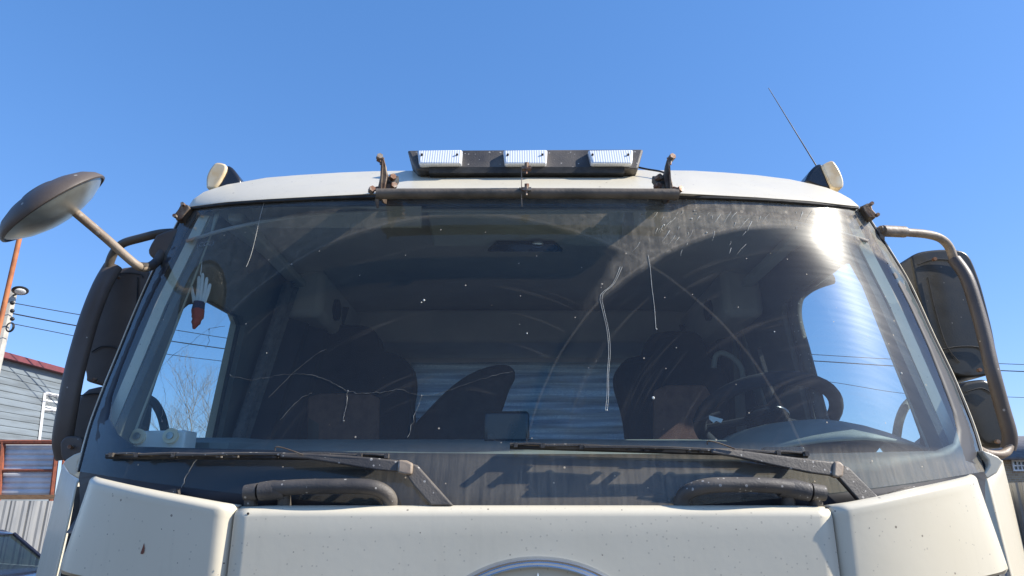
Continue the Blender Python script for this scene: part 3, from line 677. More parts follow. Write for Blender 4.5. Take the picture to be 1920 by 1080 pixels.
# ---- cab sides with door windows
WINL = [(1.98,1.99),(1.95,2.34),(1.99,2.38),(2.12,2.43),(2.36,2.44),(2.41,2.42),(2.53,2.02),(2.50,1.96),(2.02,1.95)]
WINR = [(1.97,1.99),(1.95,2.36),(1.99,2.515),(2.06,2.535),(2.50,2.53),(2.545,2.50),(2.67,2.02),(2.63,1.96),(2.0,1.95)]
SLIT = [(2.87,2.05),(2.84,2.44),(2.885,2.44),(2.93,2.05)]
def grow_loop(lp, d):                                    # push a loop outward from its middle
    cy = sum(a for a, b in lp)/len(lp); cz = sum(b for a, b in lp)/len(lp)
    return [(a+(d if a > cy else -d), b+(d if b > cz else -d)) for a, b in lp]
def wall(name, outer, holes, sg, inset, mat, th, parent):
    bm = bmesh.new()
    for lp in [outer]+holes:
        vv = [bm.verts.new((0, a, b)) for a, b in lp]
        for i in range(len(vv)): bm.edges.new((vv[i], vv[(i+1) % len(vv)]))
    bmesh.ops.triangle_fill(bm, use_beauty=True, use_dissolve=False, edges=bm.edges[:], normal=(1,0,0))
    bmesh.ops.subdivide_edges(bm, edges=[e for e in bm.edges if e.calc_length() > .6], cuts=2)
    for v_ in bm.verts: v_.co.x = XC+sg*(min(1.20, side_x(v_.co.z))-inset)
    me = bpy.data.meshes.new(name); bm.to_mesh(me); bm.free()
    o = link(name, me, mat, parent, smooth=False)
    s = o.modifiers.new('s', 'SOLIDIFY'); s.thickness = th; s.offset = 0
    return o
for sg in (-1, 1):
    WIN = WINL if sg < 0 else WINR; big = grow_loop(WIN, .010); sl_ = [SLIT] if sg > 0 else []
    door = wall('door', [(1.90,.95),(1.90,1.87),(1.925,2.36),(1.975,2.66),(2.98,2.72),(2.98,.95)], [big]+sl_, sg, .012, 'paint', .03, truck)
    wall('door_trim', [(1.88,1.5),(1.88,1.90),(1.92,2.36),(1.97,2.66),(2.97,2.72),(2.97,1.5)], [WIN]+sl_, sg, .05, 'doortrim', .02, door)
    wall('cab_side', [(2.99,.95),(2.99,2.72),(3.85,2.72),(3.85,.95)], [], sg, .012, 'paint', .03, truck)
    wall('rear_side_trim', [(2.98,1.5),(2.98,2.72),(3.80,2.72),(3.80,1.5)], [], sg, .05, 'trim', .02, truck)
    wall('window_rubber', grow_loop(WIN, .018), [grow_loop(WIN, -.005)], sg, .034, 'rubber', .012, door)
    g = MB(); g.add([Vector((XC+sg*(side_x(b)-.030), a, b)) for a, b in big], [tuple(range(len(big)))]); g.build('window_pane', 'doorglass', door)
    MB().box((XC+sg*1.2, 2.8, 1.6), (.05, .2, .05)).build('door_handle', 'plastic', door, bevel=.01)
    # inner pillar cover from glass edge to door window
    rows = []
    for k in range(13):
        t = k/12; e = lerp_poly(GL if sg < 0 else GR, min(.995, t)); p = on(e[0]-sg*16, e[1]+2, ws, .03)
        z = p.z; q = Vector((XC+sg*(side_x(z)-.064), 1.955+.01*t, z))
        rows.append([p, p.lerp(q, .35)+Vector((-sg*.010,0,0)), p.lerp(q, .7)+Vector((-sg*.008,0,0)), q])
    MB().grid(rows).build('pillar_trim', 'pillartrim', truck, solid=.006)
    # cab grab handle inside
    hp = [(262,742,2.2),(286,752,2.18),(302,778,2.16),(310,812,2.14),(312,836,2.12)] if sg < 0 else [(1742,742,2.2),(1718,745,2.18),(1698,762,2.16),(1686,790,2.14),(1680,826,2.12)]
    MB().tube(spline([at(*p) for p in hp], 6), .013, 10).build('inner_grab_handle', 'plastic' if sg < 0 else 'dash', truck)
# rear of the cab
RX0, RX1, RZ0, RZ1 = at(775,700,3.8).x, at(1200,700,3.8).x, 1.98, 2.55  # opening added behind the foil so that skylight shines through it
for Yr, zr0, zr1, hw_, nm, mt in ((3.84, .95, 2.75, 1.1, 'rear_panel', 'paint'), (3.78, 1.5, 2.80, 1.03, 'rear_wall_lining', 'rearwall')):
    mb = MB(); mb.box(((XC-hw_+RX0)/2, Yr, (zr0+zr1)/2), (RX0-XC+hw_, .03, zr1-zr0)); mb.box(((XC+hw_+RX1)/2, Yr, (zr0+zr1)/2), (XC+hw_-RX1, .03, zr1-zr0))
    mb.box(((RX0+RX1)/2, Yr, (zr0+RZ0)/2), (RX1-RX0, .03, RZ0-zr0)); mb.box(((RX0+RX1)/2, Yr, (zr1+RZ1)/2), (RX1-RX0, .03, zr1-RZ1)); mb.build(nm, mt, truck, smooth=False)
MB().box(((RX0+RX1)/2, 3.81, (RZ0+RZ1)/2), (RX1-RX0, .004, RZ1-RZ0)).build('added_rear_window', 'doorglass', truck)
MB().box((XC, 2.85, 1.25), (2.2, 2.0, .05)).build('cab_floor', 'rubber', truck)
# headliner
rows = []
for Y, z in ((1.93,2.66),(2.05,2.725),(2.4,2.755),(3.0,2.775),(3.5,2.78),(3.72,2.76),(3.775,2.68)):
    rows.append([Vector((XC+x*1.02, Y, z-.10*abs(x)**4)) for x in [k*.1-1 for k in range(21)]])
hl = MB().grid(rows).build('headliner', 'liner', truck, solid=.01)
# overhead console with reading lamp
vv = [at(798,384,1.93), at(1176,384,1.93), at(1160,462,2.30), at(812,462,2.30)]
con = slab([p for p in vv], .0)  if False else None
mb = MB(); mb.add([v_ for v_ in vv]+[Vector((v_.x, v_.y+.02, v_.z+.05)) for v_ in vv], [(0,1,2,3),(7,6,5,4),(0,4,5,1),(1,5,6,2),(2,6,7,3),(3,7,4,0)])
oc = mb.build('overhead_console', 'trim', truck, bevel=.008)
lampv = [at(x, y, Y) for x, y, Y in ((930,452,2.235),(1040,452,2.235),(1056,466,2.31),(914,466,2.31))]
mb = MB(); mb.add([p+Vector((0,-.01,-.016)) for p in lampv]+lampv, [(0,1,2,3),(7,6,5,4),(0,4,5,1),(1,5,6,2),(2,6,7,3),(3,7,4,0)]); rl = mb.build('reading_lamp', 'blackgloss', oc, bevel=.003)
MB().ball(at(1008,458,2.22), .022, .018, .010).build('lamp_bulb', 'chrome', rl)
# sun visors: dark flaps either side
for a, b in ((470,790),(1184,1480)):
    q = [at(a,388,1.93+.04), at(b,386,1.90), at(b,428,2.0), at(a+8,428,2.06)]
    MB().add([v_ for v_ in q]+[v_+Vector((0,.012,.012)) for v_ in q], [(0,1,2,3),(7,6,5,4),(0,4,5,1),(1,5,6,2),(2,6,7,3),(3,7,4,0)]).build('sun_visor', 'liner', truck, bevel=.004)
# overhead lockers along the back and sides
MB().box((XC, 3.55, 2.66), (1.7, .40, .17)).build('rear_locker', 'liner', truck, bevel=.02)
for s in (-1, 1):
    lk = MB().box((XC+s*.88, 3.15, 2.62), (.16, 1.0, .2)).build('side_locker', 'liner', truck, bevel=.03)
    MB().disc((XC+s*.795, 2.85, 2.60), (1,0,0), .045, .02, 20).build('speaker', 'seat', lk)
    MB().box((XC+s*.90, 2.35, 2.655), (.05, .75, .03)).build('roof_rail_trim', 'trim', truck, bevel=.008)
# curtains behind the doors
rows = []
for i in range(15):
    z = 1.85 + .78*i/14; rows.append([Vector((XC-(side_x(z)-.10-.022*math.sin(j*1.9)), 2.53+.0085*j, z)) for j in range(14)])
MB().grid(rows).build('side_curtain', 'curtain', truck, solid=.003)
for s in (-1, 1):
    rows = []
    for i in range(9):
        z = 1.8 + .85*i/8; rows.append([Vector((XC+s*(side_x(z)-.10-.011*j+.015*math.sin(j*1.5)), (2.66 if s < 0 else 2.97)+.03*j, z)) for j in range(12)])
    MB().grid(rows).build('side_curtain', 'darkcurtain', truck, solid=.004)
# dash
rows = []
xsn = [k*.06-1.08 for k in range(37)]
def dx_(x, off): return ws(XC+x, 1.92)+off
for off, z in ((.02,1.885),(.05,1.900),(.12,1.915),(.25,1.935),(.40,1.955)):
    rows.append([Vector((XC+x, dx_(x, off), z + (.004*math.sin(x*9)))) for x in xsn])
for Y, z in ((2.20,1.985),(2.26,2.005),(2.31,1.99),(2.33,1.9),(2.34,1.4)):
    rows.append([Vector((XC+x, Y-.06*(abs(x)>.9), z)) for x in xsn])
dash = MB().grid(rows).build('dashboard', 'dash', truck)
# instrument hood
cc = at(1535, 850, 2.16); rows = []
for i in range(15):
    a = math.pi*i/14; row = []
    for j in range(12):
        t = j/11; rx = .30*(.80+.20*t); rz = .135*math.sin(math.pi/2*(.25+.75*t)); row.append(Vector((cc.x-rx*math.cos(a), 1.86+.10*abs(math.cos(a))+.36*t, 1.925+rz*math.sin(a)**.8 if math.sin(a) > 1e-6 else 1.925)))
    rows.append(row)
MB().grid(rows).build('instrument_hood', 'dash', dash, solid=.01)
# air vents / defroster slots
mb = MB()
for x in (-.75,-.3,.2,.7): mb.box((XC+x, ws(XC+x,1.92)+.10, 1.917), (.30, .03, .004))
each(mb, 'defroster_slot', 'rubber', dash)
MB().box(at(950,802,2.27), (.145, .07, .10)).build('dash_display', 'blackgloss', dash, bevel=.012)
mb = MB(); mb.box(at(1468,846,1.80), (.10,.03,.018)); mb.build('dash_sensor', 'blackgloss', dash, bevel=.003)
# steering wheel
sc = at(1438, 782, 2.50); tilt = Matrix.Rotation(R(-38), 3, 'X')    # ring starts flat and is tipped
def ringpts(c, r, n=40): return [c + tilt @ Vector((r*math.cos(2*math.pi*k/n), 0, r*math.sin(2*math.pi*k/n))) for k in range(n+1)]
tilt = Matrix.Rotation(R(64), 3, 'X')
sw = MB().tube(ringpts(sc, .235), .024, 12, cap=False).build('steering_wheel', 'seat', truck)
mb = MB()
for a in (200, 340, 90): mb.tube([sc+tilt@Vector((.06*math.cos(R(a)),0,.06*math.sin(R(a)))), sc+tilt@Vector((.22*math.cos(R(a)),0,.22*math.sin(R(a))))], .014, 8)
each(mb, 'wheel_spoke', 'seat', sw)
MB().ball(sc, .08, .03, .07, rot=tilt).build('wheel_hub', 'blackgloss', sw)
MB().tube([at(1350,775,2.45), at(1300,790,2.45)], .008, 8).build('stalk', 'seat', sw)
# seats
def seat(outline, mid, Y, label=None):
    s = slab_px(outline, Y, .16, 4).build('seat', 'seat', truck, bevel=.035, seg=4)
    slab_px(mid, Y-.014, .03, 0).build('seat_panel', 'seatmid', s, bevel=.01)
    a = at(outline[0][0], 810, Y); b = at(outline[len(outline)//2][0], 810, Y)
    xm = sum(at(x, y, Y).x for x, y in mid)/len(mid)
    MB().box((xm, Y-.22, 1.72), (.50, .55, .16)).build('seat_cushion', 'seat', s, bevel=.05)
    return s
seat([(512,900),(508,800),(520,735),(545,700),(578,690),(584,648),(596,622),(625,609),(680,609),(704,622),(714,652),(745,664),(768,682),(775,715),(770,760),(760,900)], [(574,860),(576,744),(600,737),(690,737),(711,746),(709,860)], 2.95)
seat([(1185,900),(1176,790),(1158,720),(1160,690),(1178,670),(1208,660),(1218,634),(1236,620),(1296,618),(1320,632),(1334,668),(1362,690),(1372,730),(1368,800),(1366,900)], [(1225,860),(1226,732),(1250,722),(1322,721),(1334,740),(1333,860)], 2.95)
MB().tube(spline([at(x, y, 2.80) for x, y in ((1338,690),(1342,668),(1355,662),(1375,672),(1390,690),(1394,718))], 6), .011, 10).build('seat_grab_loop', 'dash', truck)
# door frame post right (dark strip seen in the driver window)
MB().tube(spline([at(x, y, 2.36) for x, y in ((1560,522),(1530,532),(1508,545),(1495,562),(1493,600),(1510,665),(1530,740),(1550,815))], 6), .021, 10).build('door_window_post', 'plastic', truck)
# ---- marks on the glass
mb = MB()
def crack(pts, r=.00045):
    q = spline([Vector((x, y, 0)) for x, y in pts], 5); q = [(v_.x+random.gauss(0,1.1), v_.y+random.gauss(0,1.1)) for v_ in q]
    mb.tube([on(x, y, ws, -.001) for x, y in q], [r*random.uniform(.35,1.25) for _ in q], 5)
crack([(304,790),(304,780),(310,745),(307,727),(300,697),(304,690),(325,665),(355,645),(392,617),(422,611)], .0005)
crack([(392,617),(390,640),(386,655)], .0006)
crack([(430,705),(480,712),(515,705),(555,701),(590,705),(625,718),(652,733),(680,738),(720,735),(750,731),(790,742),(830,735),(880,718),(930,703),(960,697)])
crack([(652,733),(648,765),(644,788)]); crack([(505,745),(560,690),(610,655)], .0005); crack([(525,790),(560,750),(585,738)], .0006)
crack([(790,742),(775,790),(765,820)], .0006)
crack([(340,915),(352,885),(370,860)], .0009)
for x, y in ((392,617),(652,733),(644,789),(790,742),(304,790)):          # impact points
    mb.ball(on(x, y, ws, -.0012), .0022, .001, .0022, 7, 4)
each(mb, 'crack', 'crack', ws_o)
mb = MB()
def drip(pts, w=.0008):
    for dx in (-1.6, 1.6): mb.tube(spline([on(x+dx+random.uniform(-.6,.6), y, ws, -.001) for x, y in pts], 3), w, 5)
drip([(1165,500),(1150,532),(1128,553),(1131,580),(1140,620),(1143,660),(1140,700),(1139,740),(1137,770)], .00042)
mb.tube(spline([on(x, y, ws, -.001) for x, y in ((1215,478),(1219,500),(1222,535),(1227,575),(1230,617))], 4), .0005, 5)
mb.tube(spline([on(x, y, ws, -.001) for x, y in ((495,380),(487,410),(478,450),(470,480),(462,500))], 4), .0004, 5)
for x, y, r in ((1225,746,.006),(1138,769,.003),(1231,617,.003),(795,563,.005),(790,567,.003),(500,662,.002),(1325,436,.004),(1297,410,.004),(1305,400,.003),(1302,395,.003),(1245,422,.004),(988,625,.003),(1268,652,.002),(1452,622,.003),(465,375,.003),(1690,700,.005)):
    p = on(x, y, ws, -.0012); mb.ball(p, r*.6, .0012, r*.6, 8, 5)
for k in range(46):                                                # dried splashes running off the brow on the right
    x = random.uniform(1200, 1560); y = random.uniform(385, 400) + random.random()**1.5*(70 if x < 1450 else 30); l = random.uniform(4, 22)
    sl2 = random.uniform(.1,.9); mb.tube([on(x, y, ws, -.001), on(x-l*sl2*.5+random.uniform(-2,2), y+l*.5, ws, -.001), on(x-l*sl2, y+l, ws, -.001)], [random.uniform(.0003,.0011), random.uniform(.0002,.0006), .0001], 5)
each(mb, 'dried_splash', 'mud', ws_o)
def text_mesh(body, size):
    cu = bpy.data.curves.new('t', 'FONT'); cu.body = body; cu.size = size; cu.align_x = 'CENTER'; cu.extrude = .0002
    o = bpy.data.objects.new('t', cu); COL.objects.link(o); bpy.context.view_layer.update()
    me = bpy.data.meshes.new_from_object(o.evaluated_get(bpy.context.evaluated_depsgraph_get())); bpy.data.objects.remove(o); return me
def put_text(name, body, size, px, py, mat, parent, yaw):
    me = text_mesh(body, size); p = on(px, py, ws, -.002)
    me.transform(Matrix.Translation(p) @ Matrix.Rotation(yaw, 4, 'Z') @ Matrix.Rotation(R(76), 4, 'X')); return link(name, me, mat, parent, smooth=False)
put_text('glass_mark', '(CCC)', .022, 384, 461, 'crack', ws_o, R(-18))
# seams, screws and a feed cable that break up the plain plastic
def seam(pts, Y, parent, r=.0022): MB().tube(spline([at(x, y, Y) for x, y in pts], 5), r, 5).build('moulding_seam', 'rubber', parent)
seam([(196,545),(206,522),(232,512),(262,514),(268,520)], 2.155, lm); seam([(258,520),(256,570),(244,640),(232,700)], 2.155, lm)
seam([(172,660),(190,650),(215,652),(240,668)], 2.155, lm); seam([(150,742),(176,738),(205,742)], 2.135, lm)
seam([(1722,496),(1750,487),(1790,489),(1815,500)], 2.155, rm); seam([(1740,520),(1756,590),(1776,650),(1800,680)], 2.155, rm)
seam([(1766,655),(1800,650),(1836,652),(1852,668)], 2.155, rm); seam([(1812,735),(1840,728),(1860,738)], 2.135, rm)
for x, y, pr in ((178,712,lm),(222,520,lm),(132,838,lm),(1752,486,rm),(1836,694,rm),(1870,828,rm)):
    mb = MB(); mb.disc(at(x, y, 2.02 if (x, y) == (132,838) else 2.13), (0,-1,0), .006, .012, 8); mb.build('housing_screw', 'bolt', pr)
MB().tube(spline([at(x, y, Y) for x, y, Y in ((1190,312,1.98),(1212,317,1.96),(1240,322,1.93),(1252,330,1.88),(1256,345,1.80))], 5), .0032, 6).build('feed_cable', 'wire', lampbar)
MB().tube(spline([at(x, y, 1.70) for x, y in ((974,352),(985,358),(996,354))], 4), .0022, 5).build('tie_wire', 'rustpipe', rail)
# seat belts hanging at the door posts
for s_, px_ in ((-1, 600), (1, 1378)):
    b0, b1 = at(px_, 560, 3.02), at(px_+s_*14, 830, 2.92)
    MB().add([b0+Vector((-.022,0,0)), b0+Vector((.022,.004,0)), b1+Vector((.022,.004,0)), b1+Vector((-.022,0,0))], [(0,1,2,3)]).build('seat_belt', 'doortrim', truck, solid=.003)
# ================================================================== loose things in the cab
g = empty('hanging_charm', at(376, 478, 1.93), 'pale feathered charm with red tip hanging behind the glass by the left pillar', 'charm')
GY = 1.97
MB().tube([at(379,474,GY), at(378,496,GY), at(376,516,GY)], .0015, 6).build('string', 'white', g)
mb = MB()
for k, (x0, y0, x1, y1) in enumerate(((373,518,368,566),(380,512,374,568),(388,520,379,570),(394,532,383,568),(357,534,364,568))):
    mb.tube(spline([at(x0, y0, GY), at((x0+x1)/2+1, (y0+y1)/2, GY), at(x1, y1, GY)], 4), [.003]+[.0052]*7+[.004], 8, flat=.6)
mb.build('feathers', 'white', g)
MB().tube([at(374,566,GY), at(371,582,GY)], [.016,.018], 10, flat=1).build('body', 'navy', g)
MB().tube(spline([at(371,580,GY), at(371,592,GY), at(367,606,GY), at(363,617,GY)], 4), [.018]*3+[.017]*3+[.013]*3+[.009,.007,.005,.003], 10).build('tip', 'red', g)
d = empty('dash_box', at(310, 845, 2.0), 'white plastic box with two round dials lying on the dashboard at the left corner', 'box')
d.location = (at(310,845,1.98).x, 1.98, 1.905)
cB = Vector((at(310,832,1.98).x, 1.975, 1.966))
MB().box(cB, (.155, .06, .070), Matrix.Rotation(R(-8), 3, 'Z')).build('case', 'white', d, bevel=.006)
for x in (-.062, .035):
    dl = MB().disc(cB+Vector((x,-.034-.008*x/.06, .018)), (0,-1,.15), .021, .016, 20).build('dial', 'yellowed', d)
    MB().disc(cB+Vector((x,-.044-.008*x/.06, .019)), (0,-1,.15), .010, .004, 14).build('dial_centre', 'zinc', dl)
p0, p1 = at(770,672,3.68), at(1200,810,3.68)
rows = []
for i in range(49):
    t = i/48; rows.append([Vector((p0.x+(p1.x-p0.x)*q/40, 3.70-.02*t+.010*math.sin(t*44+.9*math.sin(q*.35))+.006*math.sin(t*23+q*.22), 2.545-.56*t)) for q in range(41)])
sh = MB().grid(rows).build('foil_blanket', 'foil', None, solid=.004); tagp(sh, 'silver foil blanket hung in folds behind the two seats', 'blanket')
mo = slab_px([(745,860),(768,808),(790,780),(818,750),(848,722),(880,700),(915,686),(945,682),(962,690),(966,704),(956,724),(946,752),(938,785),(936,860)], 3.20, .10, 2).build('dark_hump', 'mound', None, bevel=.02)  # dark rounded shape standing before the left part of the foil
tagp(mo, 'dark hump between the seats in front of the silver blanket', 'jacket')
tg = slab_px([(1330,779),(1342,782),(1356,786),(1352,793),(1343,789),(1338,793),(1330,786)], 2.22, .004).build('paper_tag', 'white', None); tagp(tg, 'small torn white paper tag beside the steering wheel', 'tag')
# ================================================================== SURROUNDINGS
gm = MB(); gm.add([(-900,-300,0),(900,-300,0),(900,1500,0),(-900,1500,0)], [(0,1,2,3)])
tagp(gm.build('ground', 'ground', None, smooth=False), kind='structure')
def line_wall(A, B, z0, z1, pitch, depth, vertical):          # corrugated sheet between A and B
    A, B = Vector(A), Vector(B); L = (B-A).length; d = (B-A)/L; n = Vector((-d.y, d.x, 0)); rows = []
    if vertical:
        k = int(L/pitch)
        pr = []
        for i in range(k):
            for q, o in ((0,0),(.35,0),(.5,1),(.85,1)): pr.append(((i+q)*pitch, o*depth))
        pr.append((L, 0))
        for z in (z0, z1): rows.append([A+d*s+n*o+Vector((0,0,z)) for s, o in pr])
    else:
        k = int((z1-z0)/pitch)
        for i in range(k):
            for q, o in ((0,0),(.12,1),(.88,1)): rows.append([A+d*s+n*(o*depth)+Vector((0,0,z0+(i+q)*pitch)) for s in (0, L*.5, L)])
        rows.append([A+d*s+Vector((0,0,z1)) for s in (0, L*.5, L)])
    return MB().grid(rows)
# shed with horizontal siding
gA = at(-60,700,18.5); gA.z = 0; gB = Vector((at(140,700,22.5).x, 22.5, 0))
b = empty('metal_shed', (gA.x, gA.y, 0), 'pale grey metal clad shed with maroon roof edge at the far left', 'building')
zt = at(60,686,20.6).z
dirAB = (gB-gA).normalized(); nA = Vector((dirAB.y, -dirAB.x, 0))
line_wall(gA, gB, 0, zt, .19, -.02, False).build('wall', 'siding', b, smooth=False)
MB().box(((gA.x+gB.x)/2, (gA.y+gB.y)/2, zt+.06), (.5, (gB-gA).length+.3, .16), Matrix.Rotation(math.atan2(-(gB-gA).x, (gB-gA).y), 3, 'Z')).build('roof_edge', 'redtrim', b)
mb = MB(); mb.add([gA+Vector((0,0,zt+.05)), gB+Vector((0,0,zt+.05)), gB+Vector((-8,0,zt+1.2)), gA+Vector((-8,0,zt+1.2))], [(0,1,2,3)]); mb.build('roof', 'darkroof', b, solid=.08)
mb = MB(); mb.add([gB, gB+Vector((-8,0,0)), gB+Vector((-8,0,zt+1.18)), gB+Vector((0,0,zt+.03))], [(0,1,2,3)]); mb.build('end_wall', 'siding', b)
def on_wall(px, py, off=.04):
    d_ = ray(px, py); # intersect with wall plane
    q = gA - Vector((0,0,0)) + nA*off; t = (q-Vector((0,0,CZ))).dot(nA)/d_.dot(nA); return Vector((0,0,CZ))+d_*t
fr = MB()
w4 = [on_wall(84,737), on_wall(122,745), on_wall(117,828), on_wall(73,830)]
for a, c_ in ((0,1),(1,2),(2,3),(3,0)): fr.tube([w4[a], w4[c_]], .05, 4)
fr.tube([on_wall(82,768), on_wall(120,771)], .035, 4)
wf = fr.build('window', 'whitepvc', b, smooth=False)
MB().add([p-nA*.03 for p in w4], [(0,1,2,3)]).build('window_pane', 'pane', wf)
bl = [on_wall(83,740,.02), on_wall(121,747,.02), on_wall(119,776,.02), on_wall(80,772,.02)]
MB().add(bl, [(0,1,2,3)]).build('window_blind', 'white', wf)
# rusty balcony rail
def ry(px, py, Y=17.0): return at(px, py, Y)
rl_ = empty('rusty_railing', ry(50,940), 'rust red steel railing frame filled with ribbed sheet in front of the shed', 'railing')
mb = MB(); mb.tube([ry(-40,829), ry(109,829)], .055, 6); mb.tube([ry(-40,882), ry(102,882)], .03, 6); mb.tube([ry(109,829), ry(96,940)], .055, 6); mb.tube([ry(6,829), ry(-4,940)], .055, 6)
mb.tube([ry(122,829), ry(112,940)], .03, 6); mb.build('frame', 'rust', rl_)
q = [ry(-40,833,17.05), ry(106,833,17.05), ry(95,928,17.05), ry(-50,928,17.05)]
rows = []
for i in range(28):
    t = i/27; o = Vector((0, .03*(i % 3 == 0), 0)); rows.append([q[0].lerp(q[3], t)+o, q[1].lerp(q[2], t)+o])
MB().grid(rows).build('infill_sheet', 'infill', rl_, smooth=False)
tb = MB().box(ry(20,932,16.6), (4.2, .2, .10)).build('timber_beam', 'wood', None, smooth=False); tagp(tb, 'orange brown timber beam lying along the top of the grey fence on the left', 'beam')
tb.location = (0,0,0)
# fences
def fence(name, A, B, zt, label, grp=None):
    f = empty(name, (A[0], A[1], 0), label, 'fence', grp)
    line_wall((A[0],A[1],0), (B[0],B[1],0), .05, zt, .17, .03, True).build('panel', 'profsheet', f, smooth=False)
    n = 6
    for k in range(n+1):
        p = Vector((A[0],A[1],0)).lerp(Vector((B[0],B[1],0)), k/n); MB().box((p.x, p.y+.08, zt/2), (.06,.06,zt)).build('post', 'profsheet', f)
    return f
pa = at(-60,938,12.5); pb = at(150,938,14.5)
fence('sheet_fence', (pa.x, pa.y), (pb.x, pb.y), pa.z, 'grey profiled sheet fence left of the truck behind the black car')
pa = at(1860,905,13.5); pb = at(2060,903,12.0)
fence('sheet_fence', (pa.x, pa.y), (pb.x, pb.y), at(1900,905,13.2).z, 'weathered grey profiled sheet fence right of the truck below the brick house')
# brick house right
hy = 25.0
x0 = at(1855,880,hy).x; x1 = x0+9; ze = at(1890,856,hy).z; zr = at(1890,829,hy).z
hs = empty('brick_house', (x0, hy, 0), 'small tan brick house with grey roof and white barred window at the right edge', 'house')
MB().box(((x0+x1)/2, hy+3, ze/2), (9, 6, ze)).build('wall', 'brick', hs, smooth=False)
mb = MB(); mb.add([(x0-.4,hy-.4,ze-.05),(x1+.4,hy-.4,ze-.05),(x1+.4,hy+3,zr+.5),(x0-.4,hy+3,zr+.5),(x1+.4,hy+6.4,ze-.05),(x0-.4,hy+6.4,ze-.05)], [(0,1,2,3),(3,2,4,5),(0,3,5),(1,4,2)]); mb.build('roof', 'darkroof', hs, solid=.1)
wa, wb = at(1898,864,hy-.05), at(1932,882,hy-.05)
mb = MB(); cx_, cz_ = (wa.x+wb.x)/2, (wa.z+wb.z)/2; ww, wh = wb.x-wa.x, wa.z-wb.z
for k in range(5): mb.box((wa.x+ww*k/4, hy-.04, cz_), (.04,.05,wh+.04))
for k in range(3): mb.box((cx_, hy-.05, wb.z+wh*k/2), (ww+.06,.05,.05))
wf = mb.build('window', 'whitepvc', hs, smooth=False)
MB().box((cx_, hy-.02, cz_), (ww, .02, wh)).build('window_pane', 'carglass', wf)
# poles
p = at(38, 440, 15.0); q_ = at(8, 585, 15.0); dd = (q_-p)
pole = MB().tube([p, Vector((p.x+.0, p.y, 0))], .055, 10).build('steel_pole', 'orange', None); tagp(pole, 'thin orange rusted steel pole standing at the far left under the round mirror', 'pole')
up = at(24, 545, 19.0); ulp = empty('utility_pole', (up.x, 19.0, 0), 'pale concrete utility pole with street lamp and coiled cable at the far left', 'utility pole')
MB().tube([Vector((up.x, 19.0, 0)), Vector((up.x, 19.0, up.z))], [.17,.12], 8).build('mast', 'concrete', ulp)
lh = MB().ball(at(38,545,18.8), .17, .30, .05, rot=Matrix.Rotation(R(-35), 3, 'Y')).build('lamp_head', 'blackgloss', ulp)
MB().ball(at(38,546.5,18.78), .11, .20, .035, rot=Matrix.Rotation(R(-35), 3, 'Y')).build('lamp_lens', 'lens', lh)
MB().tube([Vector((up.x, 19, up.z-.15)), at(30,552,18.9), at(36,547,18.8)], .03, 6).build('lamp_arm', 'plastic', ulp)
mb = MB(); cc_ = at(20,614,18.7)
mb.tube([cc_+Vector((.11*math.cos(2*math.pi*k/20), -.02, .13*math.sin(2*math.pi*k/20))) for k in range(21)], .018, 5)
mb.tube([cc_+Vector((.09*math.cos(2*math.pi*k/20), -.04, .12*math.sin(2*math.pi*k/20))) for k in range(21)], .018, 5); each(mb, 'cable_coil', 'wire', ulp)
mb = MB()
for y in (568, 583, 598): mb.ball(at(23, y, 18.75), .06, .06, .06, 8, 6)
each(mb, 'insulator', 'wire', ulp)
def wirething(pts, label, r=.012, Y=18.8):
    o = MB().tube(spline([at(x, y, Yy) for x, y, Yy in pts], 12), r, 5).build('power_cable', 'wire', None); tagp(o, label, 'cable')
wirething([(24,568,18.7),(155,591,20),(330,619,22),(460,639,24),(640,662,27)], 'topmost thin cable running right from the utility pole', .012)
wirething([(24,588,18.7),(145,611,20),(310,638,22),(450,658,24),(640,684,27)], 'thickest middle cable running right from the utility pole', .018)
wirething([(24,607,18.7),(140,630,20),(300,662,22),(440,680,24),(640,705,27)], 'lowest thin cable running right from the utility pole', .011)
wirething([(1300,650,24),(1530,665,24),(1685,674,24),(1880,682,24),(2100,690,24)], 'upper thin cable seen in the driver window and right of the mirrors', .012)
wirething([(1300,664,24),(1530,677,24),(1690,687,24),(1880,695,24),(2100,704,24)], 'thick cable just under the upper one on the right side', .018)
wirething([(1300,698,24),(1530,713,24),(1700,738,24),(1880,744,24),(2100,752,24)], 'lowest faint cable on the right side beside the lower mirror', .010)
# bare trees
def tree(px, pytop, Y, spread, label, seed, depth=6):
    rnd = random.Random(seed); top = at(px, pytop, Y); H = top.z; base = Vector((top.x, Y, 0))
    t = empty('bare_tree', base, label, 'tree', 'bare trees beyond the yard'); tr = MB(); cr = MB()
    tpts = [base+Vector((rnd.uniform(-.1,.1)*k, 0, H*.8*k/5)) for k in range(6)]
    tr.tube(tpts, [.09,.08,.06,.045,.03,.015], 6)
    def grow(p, d, L, r, lv):
        if lv == 0 or L < .15: return
        n = 3; pts = [p]
        for k in range(n): d = (d+Vector((rnd.gauss(0,.10), rnd.gauss(0,.10), rnd.gauss(.05,.06)))).normalized(); pts.append(pts[-1]+d*L/n)
        cr.tube(pts, [r, r*.85, r*.7, r*.5], 4, cap=False)
        for k in range(3 if lv > 2 else 2):
            q = pts[rnd.choice((1,2,3))]; a = rnd.uniform(0, 6.28); nd = (d + Vector((math.cos(a), math.sin(a), .25))*rnd.uniform(.45,.8)).normalized(); grow(q, nd, L*rnd.uniform(.62,.8), r*.62, lv-1)
    for k in range(16):
        z = H*rnd.uniform(.28, .82); a = rnd.uniform(0, 6.28)
        grow(Vector((base.x, Y, z)), Vector((math.cos(a)*spread, math.sin(a)*spread, .9)).normalized(), H*.17, .016, depth-1)
    tr.build('trunk', 'bark', t); cr.build('crown', 'bark', t, smooth=False)
tree(372, 690, 40, .7, 'tallest pale bare tree seen through the passenger window', 3)
